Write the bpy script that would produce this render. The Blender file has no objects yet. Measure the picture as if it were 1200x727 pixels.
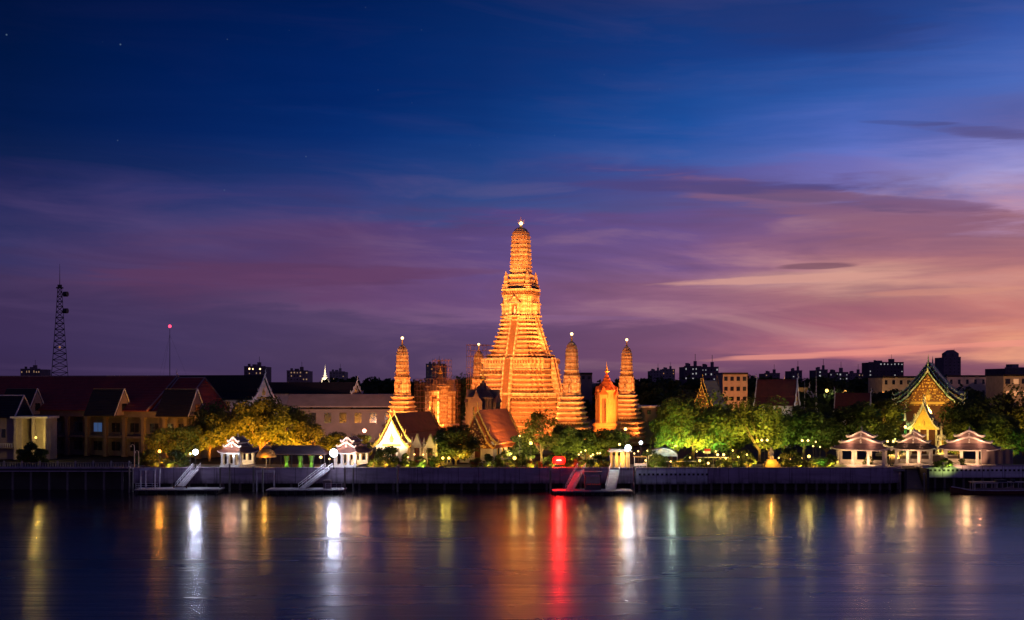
import bpy, math, random
from mathutils import Vector, Matrix
R = math.radians
rnd = random.Random(7)
scn = bpy.context.scene
col = scn.collection

# ------------------------------------------------------------------ camera
F = 1430.0 / 1200.0          # focal length in frame widths
CAM_H = 27.0
cam_d = bpy.data.cameras.new('camera')
cam = bpy.data.objects.new('camera', cam_d); col.objects.link(cam)
cam.location = (0, 0, CAM_H); cam.rotation_euler = (R(90), 0, 0)
cam_d.sensor_width = 36; cam_d.lens = 36 * F
cam_d.shift_y = (448 - 363.5) / 1200.0
cam_d.clip_start = 1; cam_d.clip_end = 40000
scn.camera = cam

# ------------------------------------------------------------------ exposure and quality
scn.view_settings.view_transform = 'Standard'
scn.view_settings.look = 'None'
scn.view_settings.exposure = 0.0
scn.view_settings.gamma = 1.0
scn.cycles.use_denoising = True
scn.cycles.max_bounces = 5
scn.cycles.diffuse_bounces = 2
scn.cycles.glossy_bounces = 3
scn.cycles.transparent_max_bounces = 6
scn.cycles.sample_clamp_indirect = 6
scn.cycles.sample_clamp_direct = 0
scn.cycles.use_light_tree = True

# ------------------------------------------------------------------ sky (dusk after sunset, glow low on the right)
def lin(c):
    return tuple(((v / 255) / 12.92 if v / 255 <= .04045 else ((v / 255 + .055) / 1.055) ** 2.4) for v in c)
SKY = {   # azimuth degrees: [(tan elevation, sRGB)]
 -60: [(.0, (40, 28, 66)), (.1, (26, 26, 78)), (.3, (0, 14, 48))],
 -22.4: [(.0, (48, 32, 74)), (.034, (56, 37, 84)), (.075, (60, 41, 88)), (.103, (47, 42, 100)), (.124, (34, 36, 95)), (.152, (13, 28, 84)), (.173, (5, 28, 78)), (.243, (0, 22, 66)), (.313, (0, 17, 58))],
 -15.6: [(.0, (68, 46, 90)), (.034, (62, 45, 92)), (.055, (66, 46, 93)), (.075, (84, 49, 94)), (.103, (75, 48, 101)), (.124, (58, 46, 107)), (.145, (28, 42, 106)), (.173, (8, 36, 96)), (.243, (0, 28, 84)), (.313, (0, 22, 72))],
 -7.9: [(.0, (74, 52, 88)), (.038, (78, 55, 99)), (.052, (80, 57, 102)), (.06, (100, 66, 112)), (.075, (101, 60, 109)), (.103, (90, 54, 107)), (.128, (80, 53, 113)), (.149, (45, 54, 122)), (.173, (12, 48, 116)), (.243, (2, 36, 100)), (.313, (0, 28, 84))],
 -1.4: [(.0, (80, 55, 94)), (.048, (92, 61, 111)), (.056, (118, 78, 128)), (.066, (108, 68, 124)), (.103, (92, 62, 129)), (.130, (80, 58, 127)), (.142, (42, 67, 137)), (.173, (20, 61, 131)), (.243, (8, 46, 112)), (.313, (6, 38, 98))],
 8.0: [(.0, (104, 62, 97)), (.027, (130, 77, 113)), (.047, (128, 80, 117)), (.055, (150, 94, 126)), (.073, (146, 90, 122)), (.09, (138, 92, 138)), (.103, (115, 78, 138)), (.124, (100, 72, 140)), (.145, (75, 78, 150)), (.165, (72, 70, 142)), (.18, (52, 86, 164)), (.208, (30, 79, 157)), (.27, (20, 60, 132)), (.313, (22, 50, 112))],
 15.6: [(.0, (86, 57, 88)), (.014, (122, 72, 103)), (.0225, (214, 116, 116)), (.034, (176, 95, 112)), (.047, (170, 98, 110)), (.065, (182, 114, 114)), (.079, (212, 152, 136)), (.091, (190, 125, 126)), (.103, (165, 105, 121)), (.124, (135, 90, 126)), (.149, (98, 82, 142)), (.163, (110, 110, 190)), (.187, (90, 110, 194)), (.229, (50, 90, 170)), (.27, (30, 63, 136)), (.313, (25, 55, 120))],
 22.3: [(.0, (112, 66, 88)), (.012, (146, 84, 100)), (.021, (245, 160, 120)), (.036, (208, 122, 106)), (.053, (198, 116, 110)), (.075, (208, 134, 120)), (.103, (180, 112, 119)), (.124, (162, 107, 124)), (.134, (180, 135, 170)), (.145, (150, 130, 185)), (.156, (160, 150, 210)), (.177, (130, 130, 200)), (.19, (100, 100, 166)), (.202, (85, 96, 165)), (.229, (75, 105, 185)), (.27, (48, 84, 165)), (.313, (42, 66, 130))],
 38: [(.0, (110, 62, 78)), (.03, (235, 150, 100)), (.08, (200, 120, 100)), (.16, (150, 140, 190)), (.3, (40, 75, 150))],
 80: [(.0, (70, 44, 80)), (.1, (60, 46, 100)), (.3, (6, 30, 90))],
}
world = bpy.data.worlds.new('World'); scn.world = world
world.use_nodes = True
nt = world.node_tree
for n in list(nt.nodes): nt.nodes.remove(n)
class NT:
    def __init__(s, nt): s.nt = nt
    def n(s, t, **kw):
        x = s.nt.nodes.new(t)
        for k, v in kw.items(): setattr(x, k, v)
        return x
    def l(s, a, b): s.nt.links.new(a, b)
    def put(s, sock, v):
        if isinstance(v, (int, float, tuple, list)): sock.default_value = v
        else: s.l(v, sock)
    def m(s, op, a, b=0.0, c=None, clamp=False):
        x = s.n('ShaderNodeMath', operation=op); x.use_clamp = clamp
        s.put(x.inputs[0], a); s.put(x.inputs[1], b)
        if c is not None: s.put(x.inputs[2], c)
        return x.outputs[0]
    def mr(s, v, a, b, c=0.0, d=1.0, smooth=False):
        x = s.n('ShaderNodeMapRange'); x.interpolation_type = 'SMOOTHSTEP' if smooth else 'LINEAR'
        s.put(x.inputs[0], v)
        for i, q in enumerate((a, b, c, d)): x.inputs[1 + i].default_value = q
        return x.outputs[0]
    def mix(s, f, a, b, mode='MIX'):
        x = s.n('ShaderNodeMix', data_type='RGBA', blend_type=mode)
        s.put(x.inputs[0], f)
        s.put(x.inputs[6], a if not isinstance(a, tuple) else (*a[:3], 1)); s.put(x.inputs[7], b if not isinstance(b, tuple) else (*b[:3], 1))
        return x.outputs[2]
    def ramp(s, f, stops, mode='LINEAR'):
        x = s.n('ShaderNodeValToRGB'); cr = x.color_ramp; cr.interpolation = mode
        while len(cr.elements) < len(stops): cr.elements.new(0.5)
        for e, (p, c) in zip(cr.elements, stops):
            e.position = p; e.color = (*c[:3], 1)
        s.l(f, x.inputs[0]); return x.outputs[0]
    def noise(s, v, scale, detail=4, rough=.55, dist=0.0):
        x = s.n('ShaderNodeTexNoise'); x.inputs['Scale'].default_value = scale; x.inputs['Detail'].default_value = detail
        x.inputs['Roughness'].default_value = rough; x.inputs['Distortion'].default_value = dist
        if v is not None: s.l(v, x.inputs['Vector'])
        return x.outputs[0]
    def comb(s, x, y, z):
        c = s.n('ShaderNodeCombineXYZ')
        for i, v in enumerate((x, y, z)): s.put(c.inputs[i], v)
        return c.outputs[0]
w = NT(nt)
tc = w.n('ShaderNodeTexCoord')
sep = w.n('ShaderNodeSeparateXYZ'); w.l(tc.outputs['Generated'], sep.inputs[0])
sx, sy, sz = sep.outputs
az = w.m('ARCTAN2', sx, sy)
hyp = w.m('SQRT', w.m('ADD', w.m('MULTIPLY', sx, sx), w.m('MULTIPLY', sy, sy)))
el = w.m('DIVIDE', sz, w.m('MAXIMUM', hyp, .02))
skyv = w.comb(w.m('MULTIPLY', az, 3.0), w.m('MULTIPLY', el, 26.0), 0.0)      # clouds drawn out along the horizon
n1 = w.noise(skyv, 1.15, 6, .58, .6)
n2 = w.noise(w.comb(w.m('MULTIPLY', az, 9.0), w.m('MULTIPLY', el, 95.0), 3.7), 1.0, 5, .6, .3)
# the higher, the calmer; clouds bend the colour bands
amp = w.mr(el, .20, .30, 1.0, .25)
tilt = w.mr(az, -.2, .4, 0.0, .006)
el2 = w.m('ADD', el, w.m('MULTIPLY', amp, w.m('ADD', w.m('MULTIPLY', w.m('SUBTRACT', n1, .5), .072), w.m('MULTIPLY', w.m('SUBTRACT', n2, .5), .026))))
lowfix = w.mr(el, .0, .03, 0.0, 1.0)
el2 = w.m('ADD', el, w.m('MULTIPLY', w.m('SUBTRACT', el2, el), lowfix))
pos = w.m('DIVIDE', el2, .35, clamp=True)
cur = None; prev = None
for a_, stops in sorted(SKY.items()):
    st = [(min(1, e / .35), lin(c)) for e, c in stops]
    last = stops[-1][1]
    st.append((1.0, lin(tuple(v * .8 for v in last))))
    rc = w.ramp(pos, st)
    if cur is None: cur = rc
    else:
        f = w.mr(az, R(prev), R(a_), 0, 1)
        cur = w.mix(f, cur, rc)
    prev = a_
azn = w.m('MULTIPLY', az, 1.0)
n3 = w.noise(w.comb(w.m('MULTIPLY', az, 4.6), w.m('SUBTRACT', w.m('MULTIPLY', el, 30.0), w.m('MULTIPLY', az, -1.2)), 8.1), 1.0, 6, .56, .7)
tex = w.m('MULTIPLY', w.m('SUBTRACT', n3, .5), w.m('MULTIPLY', w.mr(el, .13, .19, 1.0, .07), w.mr(az, -.35, .15, .35, 1.0)))
cur = w.mix(w.mr(tex, .0, .16, 0, .30), cur, w.mix(w.mr(az, -.2, .3), lin((120, 84, 140)), lin((232, 168, 150))))
cur = w.mix(w.mr(tex, .0, -.16, 0, .42), cur, w.mix(w.mr(az, -.2, .3), lin((46, 34, 84)), lin((112, 70, 104))))
back = w.mr(az, R(80), R(150), 0, 1, True)
east = w.ramp(w.m('DIVIDE', el, .8, clamp=True), [(0, lin((92, 74, 112))), (.25, lin((96, 76, 124))), (.6, lin((52, 54, 108))), (1, lin((16, 26, 72)))])
cur = w.mix(back, cur, east)
backl = w.mr(az, R(-150), R(-60), 1, 0, True)
cur = w.mix(backl, cur, east)
def blob(ac, ec, aw, ew, slope=0.0, soft=.35):
    """a soft cloud bank round a direction (azimuth degrees, tan elevation)"""
    da = w.m('SUBTRACT', az, R(ac))
    de = w.m('SUBTRACT', w.m('SUBTRACT', el, ec), w.m('MULTIPLY', da, slope))
    q = w.m('ADD', w.m('POWER', w.m('ABSOLUTE', w.m('DIVIDE', da, R(aw))), 2.0), w.m('POWER', w.m('ABSOLUTE', w.m('DIVIDE', de, ew)), 2.0))
    q = w.m('ADD', q, w.m('MULTIPLY', w.m('SUBTRACT', n2, .5), 2.6))
    q = w.m('ADD', q, w.m('MULTIPLY', w.m('SUBTRACT', n1, .5), 1.6))
    return w.mr(q, 1.0, 1.0 - soft * 2, 0, 1, True)
for (ac, ec, aw, ew, sl, c_, k) in [
    (15.5, .138, 9.5, .0150, -.17, (138, 92, 122), .62),
    (13.0, .148, 6.0, .0060, -.15, (96, 76, 120), .55),
    (14.0, .0925, 2.0, .0030, .01, (118, 74, 96), .75),
    (21.0, .192, 3.6, .0060, -.14, (88, 82, 138), .8),
    (18.0, .202, 2.6, .0026, -.10, (70, 80, 142), .5),
    (13.5, .283, 7.0, .020, -.1, (40, 54, 112), .32),
    (9.5, .158, 7.5, .0060, -.04, (74, 64, 126), .75),
    (17.0, .142, 6.0, .0060, -.12, (118, 84, 124), .65),
    (13.0, .082, 6.5, .0040, .02, (214, 150, 136), .75),
    (20.0, .070, 5.0, .0032, .02, (214, 140, 118), .45),
    (3.0, .0525, 5.0, .0025, -.01, (132, 88, 134), .6),
    (-12.0, .086, 9.0, .0110, .02, (92, 50, 94), .6),
    (-7.0, .088, 7.0, .0060, .02, (104, 58, 104), .5),
    (17.5, .0250, 9.0, .0034, .05, (238, 140, 122), .7),
    ]:
    cur = w.mix(w.m('MULTIPLY', blob(ac, ec, aw, ew, sl), k), cur, lin(c_))
# faint stars high on the left
vor = w.n('ShaderNodeTexVoronoi'); vor.inputs['Scale'].default_value = 60.0
w.l(tc.outputs['Generated'], vor.inputs['Vector'])
star = w.mr(vor.outputs['Distance'], .0, .05, 1, 0)
star = w.m('MULTIPLY', w.m('MULTIPLY', star, w.mr(el, .13, .2, 0, 1)), w.mr(az, R(-6), R(-14), .15, 1))
cur = w.mix(w.m('MULTIPLY', star, .45), cur, (.22, .36, .5))
below = w.mr(el, -.001, -.03, 0, 1)
cur = w.mix(below, cur, lin((14, 10, 26)))
hs = w.n('ShaderNodeHueSaturation'); w.l(cur, hs.inputs['Color']); w.l(w.m('MAXIMUM', w.mr(el, .12, .2, .88, 1.0), w.mr(az, .1, .3, .88, .94)), hs.inputs['Saturation']); cur = hs.outputs[0]
bg = w.n('ShaderNodeBackground'); w.l(cur, bg.inputs[0]); bg.inputs[1].default_value = 1.0
out = w.n('ShaderNodeOutputWorld'); w.l(bg.outputs[0], out.inputs[0])

# ------------------------------------------------------------------ helpers
HZ = 448.0
def X(px, D): return (px - 600.0) / 1430.0 * D
def Z(py, D): return CAM_H - (py - HZ) / 1430.0 * D
def S(D): return D / 1430.0
G = 5.6                                                        # level of the temple ground above the river

def tag(o, label=None, cat=None, group=None, kind=None):
    if label: o['label'] = label
    if cat: o['category'] = cat
    if group: o['group'] = group
    if kind: o['kind'] = kind
    return o
def empty(name, loc, rz=0.0, label=None, cat=None, group=None):
    o = bpy.data.objects.new(name, None); col.objects.link(o)
    o.location = loc; o.rotation_euler = (0, 0, rz); o.empty_display_size = .5
    return tag(o, label, cat, group)
def copy_tree(o, parent=None):
    c = o.copy(); col.objects.link(c); c.parent = parent
    for ch in list(o.children): copy_tree(ch, c)
    return c

class MB:
    def __init__(s): s.v = []; s.f = []; s.mi = []; s.cur = 0
    def face(s, pts, mi=None):
        b = len(s.v); s.v += [tuple(p) for p in pts]; s.f.append(tuple(range(b, b + len(pts)))); s.mi.append(s.cur if mi is None else mi)
    def box(s, c, d, rz=0.0, tilt=None):
        cx, cy, cz = c; hx, hy, hz = d[0] / 2, d[1] / 2, d[2] / 2
        b = len(s.v); ca, sa = math.cos(rz), math.sin(rz)
        for dz in (-hz, hz):
            for dx, dy in ((-hx, -hy), (hx, -hy), (hx, hy), (-hx, hy)):
                s.v.append((cx + dx * ca - dy * sa, cy + dx * sa + dy * ca, cz + dz))
        for q in ((0, 3, 2, 1), (4, 5, 6, 7), (0, 1, 5, 4), (1, 2, 6, 5), (2, 3, 7, 6), (3, 0, 4, 7)):
            s.f.append(tuple(b + i for i in q)); s.mi.append(s.cur)
        return s
    def bx(s, x0, x1, y0, y1, z0, z1): return s.box(((x0 + x1) / 2, (y0 + y1) / 2, (z0 + z1) / 2), (x1 - x0, y1 - y0, z1 - z0))
    def loft(s, rings, close=True, caps=True):
        n = len(rings[0]); b = len(s.v)
        for r in rings: s.v += [tuple(p) for p in r]
        for i in range(len(rings) - 1):
            for j in range(n if close else n - 1):
                k = (j + 1) % n
                s.f.append((b + i * n + j, b + i * n + k, b + (i + 1) * n + k, b + (i + 1) * n + j)); s.mi.append(s.cur)
        if caps and close:
            s.f.append(tuple(b + j for j in reversed(range(n)))); s.mi.append(s.cur)
            s.f.append(tuple(b + (len(rings) - 1) * n + j for j in range(n))); s.mi.append(s.cur)
        return s
    def tube(s, pts, rs, n=6):
        pts = [Vector(p) for p in pts]
        if not isinstance(rs, (list, tuple)): rs = [rs] * len(pts)
        rings = []
        for i, p in enumerate(pts):
            d = (pts[min(i + 1, len(pts) - 1)] - pts[max(i - 1, 0)])
            d = d.normalized() if d.length > 1e-9 else Vector((0, 0, 1))
            u = d.cross(Vector((0, 0, 1)))
            if u.length < 1e-3: u = Vector((1, 0, 0))
            u.normalize(); v = d.cross(u)
            rings.append([p + (u * math.cos(t * 2 * math.pi / n) + v * math.sin(t * 2 * math.pi / n)) * rs[i] for t in range(n)])
        return s.loft(rings)
    def lathe(s, prof, c=(0, 0, 0), n=12):
        rings = [[(c[0] + r * math.cos(t * 2 * math.pi / n), c[1] + r * math.sin(t * 2 * math.pi / n), c[2] + z) for t in range(n)] for z, r in prof]
        return s.loft(rings)
    def ball(s, c, r, n=8, m=6, sz=1.0):
        return s.lathe([(-r * sz * math.cos(math.pi * (i + .02) / (m + .04)), max(.01, r * math.sin(math.pi * (i + .02) / (m + .04)))) for i in range(m + 1)], c, n)
    def extrude_y(s, poly, y0, y1):
        """poly: (x, z) outline, extruded along y"""
        return s.loft([[(x, y0, z) for x, z in poly], [(x, y1, z) for x, z in poly]])
    def build(s, name, mat, parent=None, loc=None, smooth=False):
        me = bpy.data.meshes.new(name); me.from_pydata(s.v, [], s.f)
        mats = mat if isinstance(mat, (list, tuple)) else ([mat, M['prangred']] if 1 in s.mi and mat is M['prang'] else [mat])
        for m_ in mats: me.materials.append(m_)
        if len(mats) > 1: me.polygons.foreach_set('material_index', s.mi)
        if smooth: me.polygons.foreach_set('use_smooth', [True] * len(s.f))
        me.update()
        o = bpy.data.objects.new(name, me); col.objects.link(o)
        if parent is not None: o.parent = parent
        if loc is not None: o.location = loc
        return o

# ------------------------------------------------------------------ materials
def mat(name, base, rough=.7, var=.25, scale=1.2, bump=0.0, bscale=6.0, metal=0.0, emit=None, estr=0.0, spec=.3, tint=None, objvar=0.0, coords='Object'):
    m = bpy.data.materials.new(name); m.use_nodes = True
    t = NT(m.node_tree); bs = m.node_tree.nodes['Principled BSDF']
    bs.inputs['Roughness'].default_value = rough; bs.inputs['Metallic'].default_value = metal
    bs.inputs['Specular IOR Level'].default_value = spec
    tc = t.n('ShaderNodeTexCoord')
    nz = t.noise(tc.outputs[coords], scale, 5, .6)
    b2 = tint or tuple(v * .55 for v in base)
    f = t.mr(nz, .5 - var, .5 + var, 0, 1)
    c = t.mix(f, b2, base)
    if objvar:
        oi = t.n('ShaderNodeObjectInfo'); h = t.n('ShaderNodeHueSaturation')
        t.l(t.mr(oi.outputs['Random'], 0, 1, 1 - objvar, 1 + objvar), h.inputs['Value'])
        t.l(t.mr(oi.outputs['Random'], 0, 1, .48, .52), h.inputs['Hue']); t.l(c, h.inputs['Color']); c = h.outputs[0]
    t.l(c, bs.inputs['Base Color'])
    if bump:
        bp = t.n('ShaderNodeBump'); bp.inputs['Strength'].default_value = bump; bp.inputs['Distance'].default_value = .15
        t.l(t.noise(tc.outputs[coords], bscale, 4, .6), bp.inputs['Height']); t.l(bp.outputs[0], bs.inputs['Normal'])
    if emit:
        bs.inputs['Emission Color'].default_value = (*emit, 1); bs.inputs['Emission Strength'].default_value = estr
    return m
M = {}
def parapetmat(name, base):
    m = mat(name, base, .7, .3, .25, .2)
    t = NT(m.node_tree); bs = m.node_tree.nodes['Principled BSDF']; tc = t.n('ShaderNodeTexCoord')
    s = t.n('ShaderNodeSeparateXYZ'); t.l(tc.outputs['Object'], s.inputs[0])
    run = t.noise(t.comb(t.m('MULTIPLY', s.outputs[0], 1.1), 0.0, t.m('MULTIPLY', s.outputs[2], .10)), 1.0, 6, .7)
    pan = t.noise(t.comb(t.m('MULTIPLY', s.outputs[0], .11), 0.0, t.m('MULTIPLY', s.outputs[2], .5)), 1.0, 4, .6)
    joint = t.mr(t.m('FRACT', t.m('MULTIPLY', s.outputs[0], .2)), .015, .03, 1, 0)
    c = t.mix(t.mr(pan, .35, .65), tuple(v * .6 for v in base), base)
    c = t.mix(t.mr(run, .5, .72, 0, .75), c, tuple(v * .28 for v in base))
    c = t.mix(t.m('MULTIPLY', t.mr(s.outputs[2], 2.2, 3.2, 1, 0), t.mr(run, .35, .6, .2, .8)), c, (.045, .05, .035))
    c = t.mix(t.m('MULTIPLY', joint, .8), c, (.03, .025, .03))
    t.l(c, bs.inputs['Base Color']); return m
M['plaster'] = mat('white plaster', (.74, .71, .66), .7, .3, .8, .2)
M['cream'] = mat('cream plaster', (.55, .47, .36), .8, .3, .5, .2)
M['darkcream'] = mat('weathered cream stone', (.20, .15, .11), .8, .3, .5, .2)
M['pinkwall'] = mat('weathered pink wall', (.33, .25, .23), .8, .3, .25, .2)
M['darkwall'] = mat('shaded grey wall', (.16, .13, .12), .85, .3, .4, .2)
M['concrete'] = mat('concrete', (.36, .34, .35), .8, .35, .35, .3)
M['parapet'] = mat('painted river parapet', (.44, .40, .46), .7, .3, .3, .2)
M['parapet'] = parapetmat('stained lilac river parapet', (.42, .32, .42))
M['litpara'] = parapetmat('stained lamplit river parapet', (.74, .72, .78))  # same stained parapet, paler to hold the ferry lamps' light in its colour
M['darkconc'] = mat('dark grey concrete', (.06, .055, .055), .6, .3, .5, .3)  # near-black concrete for recessed walls, slabs, balusters and stud bands
M['pile'] = mat('stained pile concrete', (.20, .18, .17), .7, .35, .6, .3)
M['paving'] = mat('paving stone', (.30, .27, .24), .8, .3, .3, .2)
M['ground'] = mat('city ground', (.035, .032, .03), .9, .3, .02)
M['gold'] = mat('gilded carving', (.80, .52, .12), .42, .3, 2.5, .5, 5.0, metal=.35)
M['goldpaint'] = mat('gold paint', (.72, .50, .14), .55, .35, 2.0, .4, 6.0)
M['orangegold'] = mat('orange ochre carving', (.52, .26, .09), .6, .35, 1.2, .5, 4.0)
M['rust'] = mat('rusty scaffold tube', (.26, .14, .09), .7, .3, 1.0)
M['ochre'] = mat('ochre paint', (.58, .38, .14), .7, .3, 1.0)
M['wood'] = mat('dark red timber', (.12, .035, .025), .6, .3, 1.0, .2)
M['steel'] = mat('galvanised steel', (.42, .42, .46), .45, .2, 1.5, metal=.5)
M['darksteel'] = mat('dark painted steel', (.06, .055, .06), .5, .2, 1.5, metal=.3)
M['whitepaint'] = mat('white paint', (.72, .71, .74), .5, .2, 1.0)
M['hull'] = mat('black hull paint', (.03, .028, .032), .4, .3, .6)
M['deck'] = mat('worn deck plates', (.40, .37, .40), .6, .35, .8, .2)
M['glassdark'] = mat('dark window glass', (.02, .022, .03), .15, .1, 1.0, spec=.5)
M['canvas'] = mat('orange canvas', (.72, .36, .08), .8, .2, 1.5)
M['tent'] = mat('white tent fabric', (.66, .66, .60), .6, .2, 1.0)
M['banner'] = mat('grey printed banner', (.22, .17, .17), .8, .35, .35)
M['redcloth'] = mat('red cloth', (.55, .03, .03), .7, .3, 1.0)
M['greencloth'] = mat('green drapery', (.20, .45, .06), .7, .3, 1.5)
M['greenglaze'] = mat('green glaze', (.04, .30, .16), .35, .3, 2.0)
M['bark'] = mat('tree bark', (.22, .15, .09), .9, .3, 3.0, .5)
M['farwall'] = mat('far building wall', (.20, .14, .17), .85, .2, .1, objvar=.35)  # purplish tone lightened in the colour in place of haze
M['farwall2'] = mat('far pale building wall', (.30, .25, .26), .85, .2, .1, objvar=.25)
M['hedge'] = mat('clipped leaves', (.07, .13, .03), .7, .4, 2.0, .6, 5.0)
def leafmat(name, base, tint):
    m = mat(name, base, .65, .22, .45, tint=tint, spec=.25, objvar=.2)
    t = NT(m.node_tree); nd = m.node_tree.nodes
    bs = nd['Principled BSDF']; o = nd['Material Output']
    tr = t.n('ShaderNodeBsdfTranslucent'); tr.inputs[0].default_value = (*[min(1, v * 1.6) for v in base], 1)
    mx = t.n('ShaderNodeMixShader'); mx.inputs[0].default_value = .3
    t.l(bs.outputs[0], mx.inputs[1]); t.l(tr.outputs[0], mx.inputs[2]); t.l(mx.outputs[0], o.inputs[0])
    return m
M['leaf_a'] = leafmat('broad green leaves', (.085, .120, .030), (.035, .055, .014))
M['leaf_b'] = leafmat('fresh yellow green leaves', (.12, .14, .030), (.05, .07, .015))
M['leaf_c'] = leafmat('dark glossy leaves', (.05, .075, .022), (.022, .035, .012))
def tilemat(name, base, tint, rows=.35):
    m = mat(name, base, .5, .3, .6, tint=tint)
    t = NT(m.node_tree); bs = m.node_tree.nodes['Principled BSDF']
    tc = t.n('ShaderNodeTexCoord')
    wv = t.n('ShaderNodeTexWave'); wv.bands_direction = 'Z'; wv.inputs['Scale'].default_value = rows; wv.inputs['Distortion'].default_value = .4; wv.inputs['Detail'].default_value = 2
    t.l(tc.outputs['Object'], wv.inputs[0])
    bp = t.n('ShaderNodeBump'); bp.inputs['Strength'].default_value = .7; bp.inputs['Distance'].default_value = .12
    t.l(wv.outputs['Fac'], bp.inputs['Height']); t.l(bp.outputs[0], bs.inputs['Normal'])
    return m
M['tile_orange'] = tilemat('orange glazed roof tiles', (.48, .13, .035), (.22, .05, .02), .9)
M['tile_maroon'] = tilemat('maroon roof tiles', (.16, .035, .03), (.07, .02, .02), .9)
M['tile_red'] = tilemat('dull red roof tiles', (.34, .055, .04), (.18, .03, .025), .7)
M['tile_dark'] = tilemat('dark slate roof tiles', (.022, .016, .018), (.012, .009, .011), .7)
M['tile_green'] = tilemat('green glazed roof tiles', (.06, .22, .12), (.03, .10, .07), .9)
M['greentrim'] = mat('green and white glazed roof edge', (.62, .66, .60), .5, .12, 1.6, tint=(.05, .26, .14))
M['tile_grey'] = tilemat('grey brown roof tiles', (.15, .10, .10), (.07, .05, .06), .9)
def glow(name, c, s):
    m = bpy.data.materials.new(name); m.use_nodes = True
    nt = m.node_tree; bs = nt.nodes['Principled BSDF']
    bs.inputs['Base Color'].default_value = (*c, 1); bs.inputs['Emission Color'].default_value = (*c, 1); bs.inputs['Emission Strength'].default_value = s
    return m
M['g_white'] = glow('white lamp glass', (.80, .88, 1.0), 12)
M['g_warm'] = glow('warm lamp glass', (1.0, .60, .20), 4)
M['g_yellow'] = glow('yellow lamp glass', (1.0, .66, .14), 4)
M['g_orange'] = glow('orange lamp glass', (1.0, .42, .08), 5)
M['g_red'] = glow('red lamp glass', (1.0, .02, .015), 22)
M['g_beacon'] = glow('beacon lamp glass', (1.0, .68, .30), 4)
M['g_win'] = glow('lit window glass', (1.0, .60, .30), .30)
M['g_winw'] = glow('lit white window glass', (.85, .85, .80), .36)
M['g_wino'] = glow('lit orange window glass', (1.0, .45, .14), .4)
M['g_blue'] = glow('lit blue window glass', (.10, .22, .55), .25)
M['stupawhite'] = mat('floodlit white stupa', (.75, .72, .66), .7, .2, .3)

# prang stone: plaster set with broken porcelain, in bands
def prangmat(name, dirt=.0):
    m = bpy.data.materials.new(name); m.use_nodes = True
    t = NT(m.node_tree); bs = m.node_tree.nodes['Principled BSDF']; bs.inputs['Roughness'].default_value = .6; bs.inputs['Specular IOR Level'].default_value = .3
    tc = t.n('ShaderNodeTexCoord'); ob = tc.outputs['Object']
    v = t.n('ShaderNodeTexVoronoi'); v.inputs['Scale'].default_value = 2.3; t.l(ob, v.inputs['Vector'])
    sp = t.n('ShaderNodeSeparateColor'); t.l(v.outputs['Color'], sp.inputs[0])
    mosaic = t.ramp(sp.outputs[0], [(0, (.56, .42, .26)), (.42, (.40, .25, .13)), (.68, (.74, .62, .44)), (.80, (.22, .09, .045)), (.93, (.28, .27, .14))], 'CONSTANT')
    big = t.noise(ob, .25, 5, .65)
    stone = t.mix(t.mr(big, .35, .65), (.30, .18, .10), (.56, .40, .24))
    c = t.mix(.55, stone, mosaic)
    s3 = t.n('ShaderNodeSeparateXYZ'); t.l(ob, s3.inputs[0])
    # painted courses: thin brick-red and white lines round the tiers
    wv = t.m('FRACT', t.m('MULTIPLY', t.m('ADD', s3.outputs[2], t.m('MULTIPLY', big, .3)), .62))
    c = t.mix(t.m('MULTIPLY', t.mr(wv, .10, .16, 1, 0), .75), c, (.26, .09, .045))
    c = t.mix(t.m('MULTIPLY', t.m('MULTIPLY', t.mr(wv, .45, .5), t.mr(wv, .66, .7, 1, 0)), .5), c, (.72, .66, .52))
    st = t.noise(t.comb(t.m('MULTIPLY', s3.outputs[0], 1.3), t.m('MULTIPLY', s3.outputs[1], 1.3), t.m('MULTIPLY', s3.outputs[2], .12)), 1.0, 5, .7)
    c = t.mix(t.mr(st, .52, .75, 0, .7 + dirt), c, (.12, .065, .035))
    t.l(c, bs.inputs['Base Color'])
    bp = t.n('ShaderNodeBump'); bp.inputs['Strength'].default_value = .5; bp.inputs['Distance'].default_value = .2
    h = t.m('ADD', t.m('MULTIPLY', v.outputs['Distance'], -1.0), t.m('MULTIPLY', t.noise(ob, 3.0, 3, .6), 1.2))
    t.l(h, bp.inputs['Height']); t.l(bp.outputs[0], bs.inputs['Normal'])
    return m
M['prang'] = prangmat('porcelain set prang plaster')
M['prangred'] = mat('brick red shaded prang course', (.40, .21, .11), .75, .3, .9, .4, tint=(.20, .085, .045))  # brick-red course above each ledge; its dark tone also stands in for ledge shadow
M['prangdark'] = mat('dark brown relief', (.20, .10, .05), .8, .3, 1.5, .4)  # one dark brown tone for friezes, steps, doorways and niche backs

def carved(name, ground, rel):
    m = mat(name, rel, .5, .3, 1.5)
    t = NT(m.node_tree); bs = m.node_tree.nodes['Principled BSDF']
    tc = t.n('ShaderNodeTexCoord'); v = t.n('ShaderNodeTexVoronoi'); v.inputs['Scale'].default_value = 1.5; t.l(tc.outputs['Object'], v.inputs['Vector'])
    wv = t.n('ShaderNodeTexWave'); wv.bands_direction = 'Z'; wv.inputs['Scale'].default_value = .32; wv.inputs['Distortion'].default_value = 1.2; t.l(tc.outputs['Object'], wv.inputs[0])
    f = t.m('MULTIPLY', t.mr(v.outputs['Distance'], .30, .5, 1, 0), t.mr(wv.outputs['Fac'], .15, .4, .15, 1))
    t.l(t.mix(f, ground, rel), bs.inputs['Base Color'])
    bp = t.n('ShaderNodeBump'); bp.inputs['Strength'].default_value = .8; bp.inputs['Distance'].default_value = .2; t.l(f, bp.inputs['Height']); t.l(bp.outputs[0], bs.inputs['Normal'])
    return m
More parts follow.
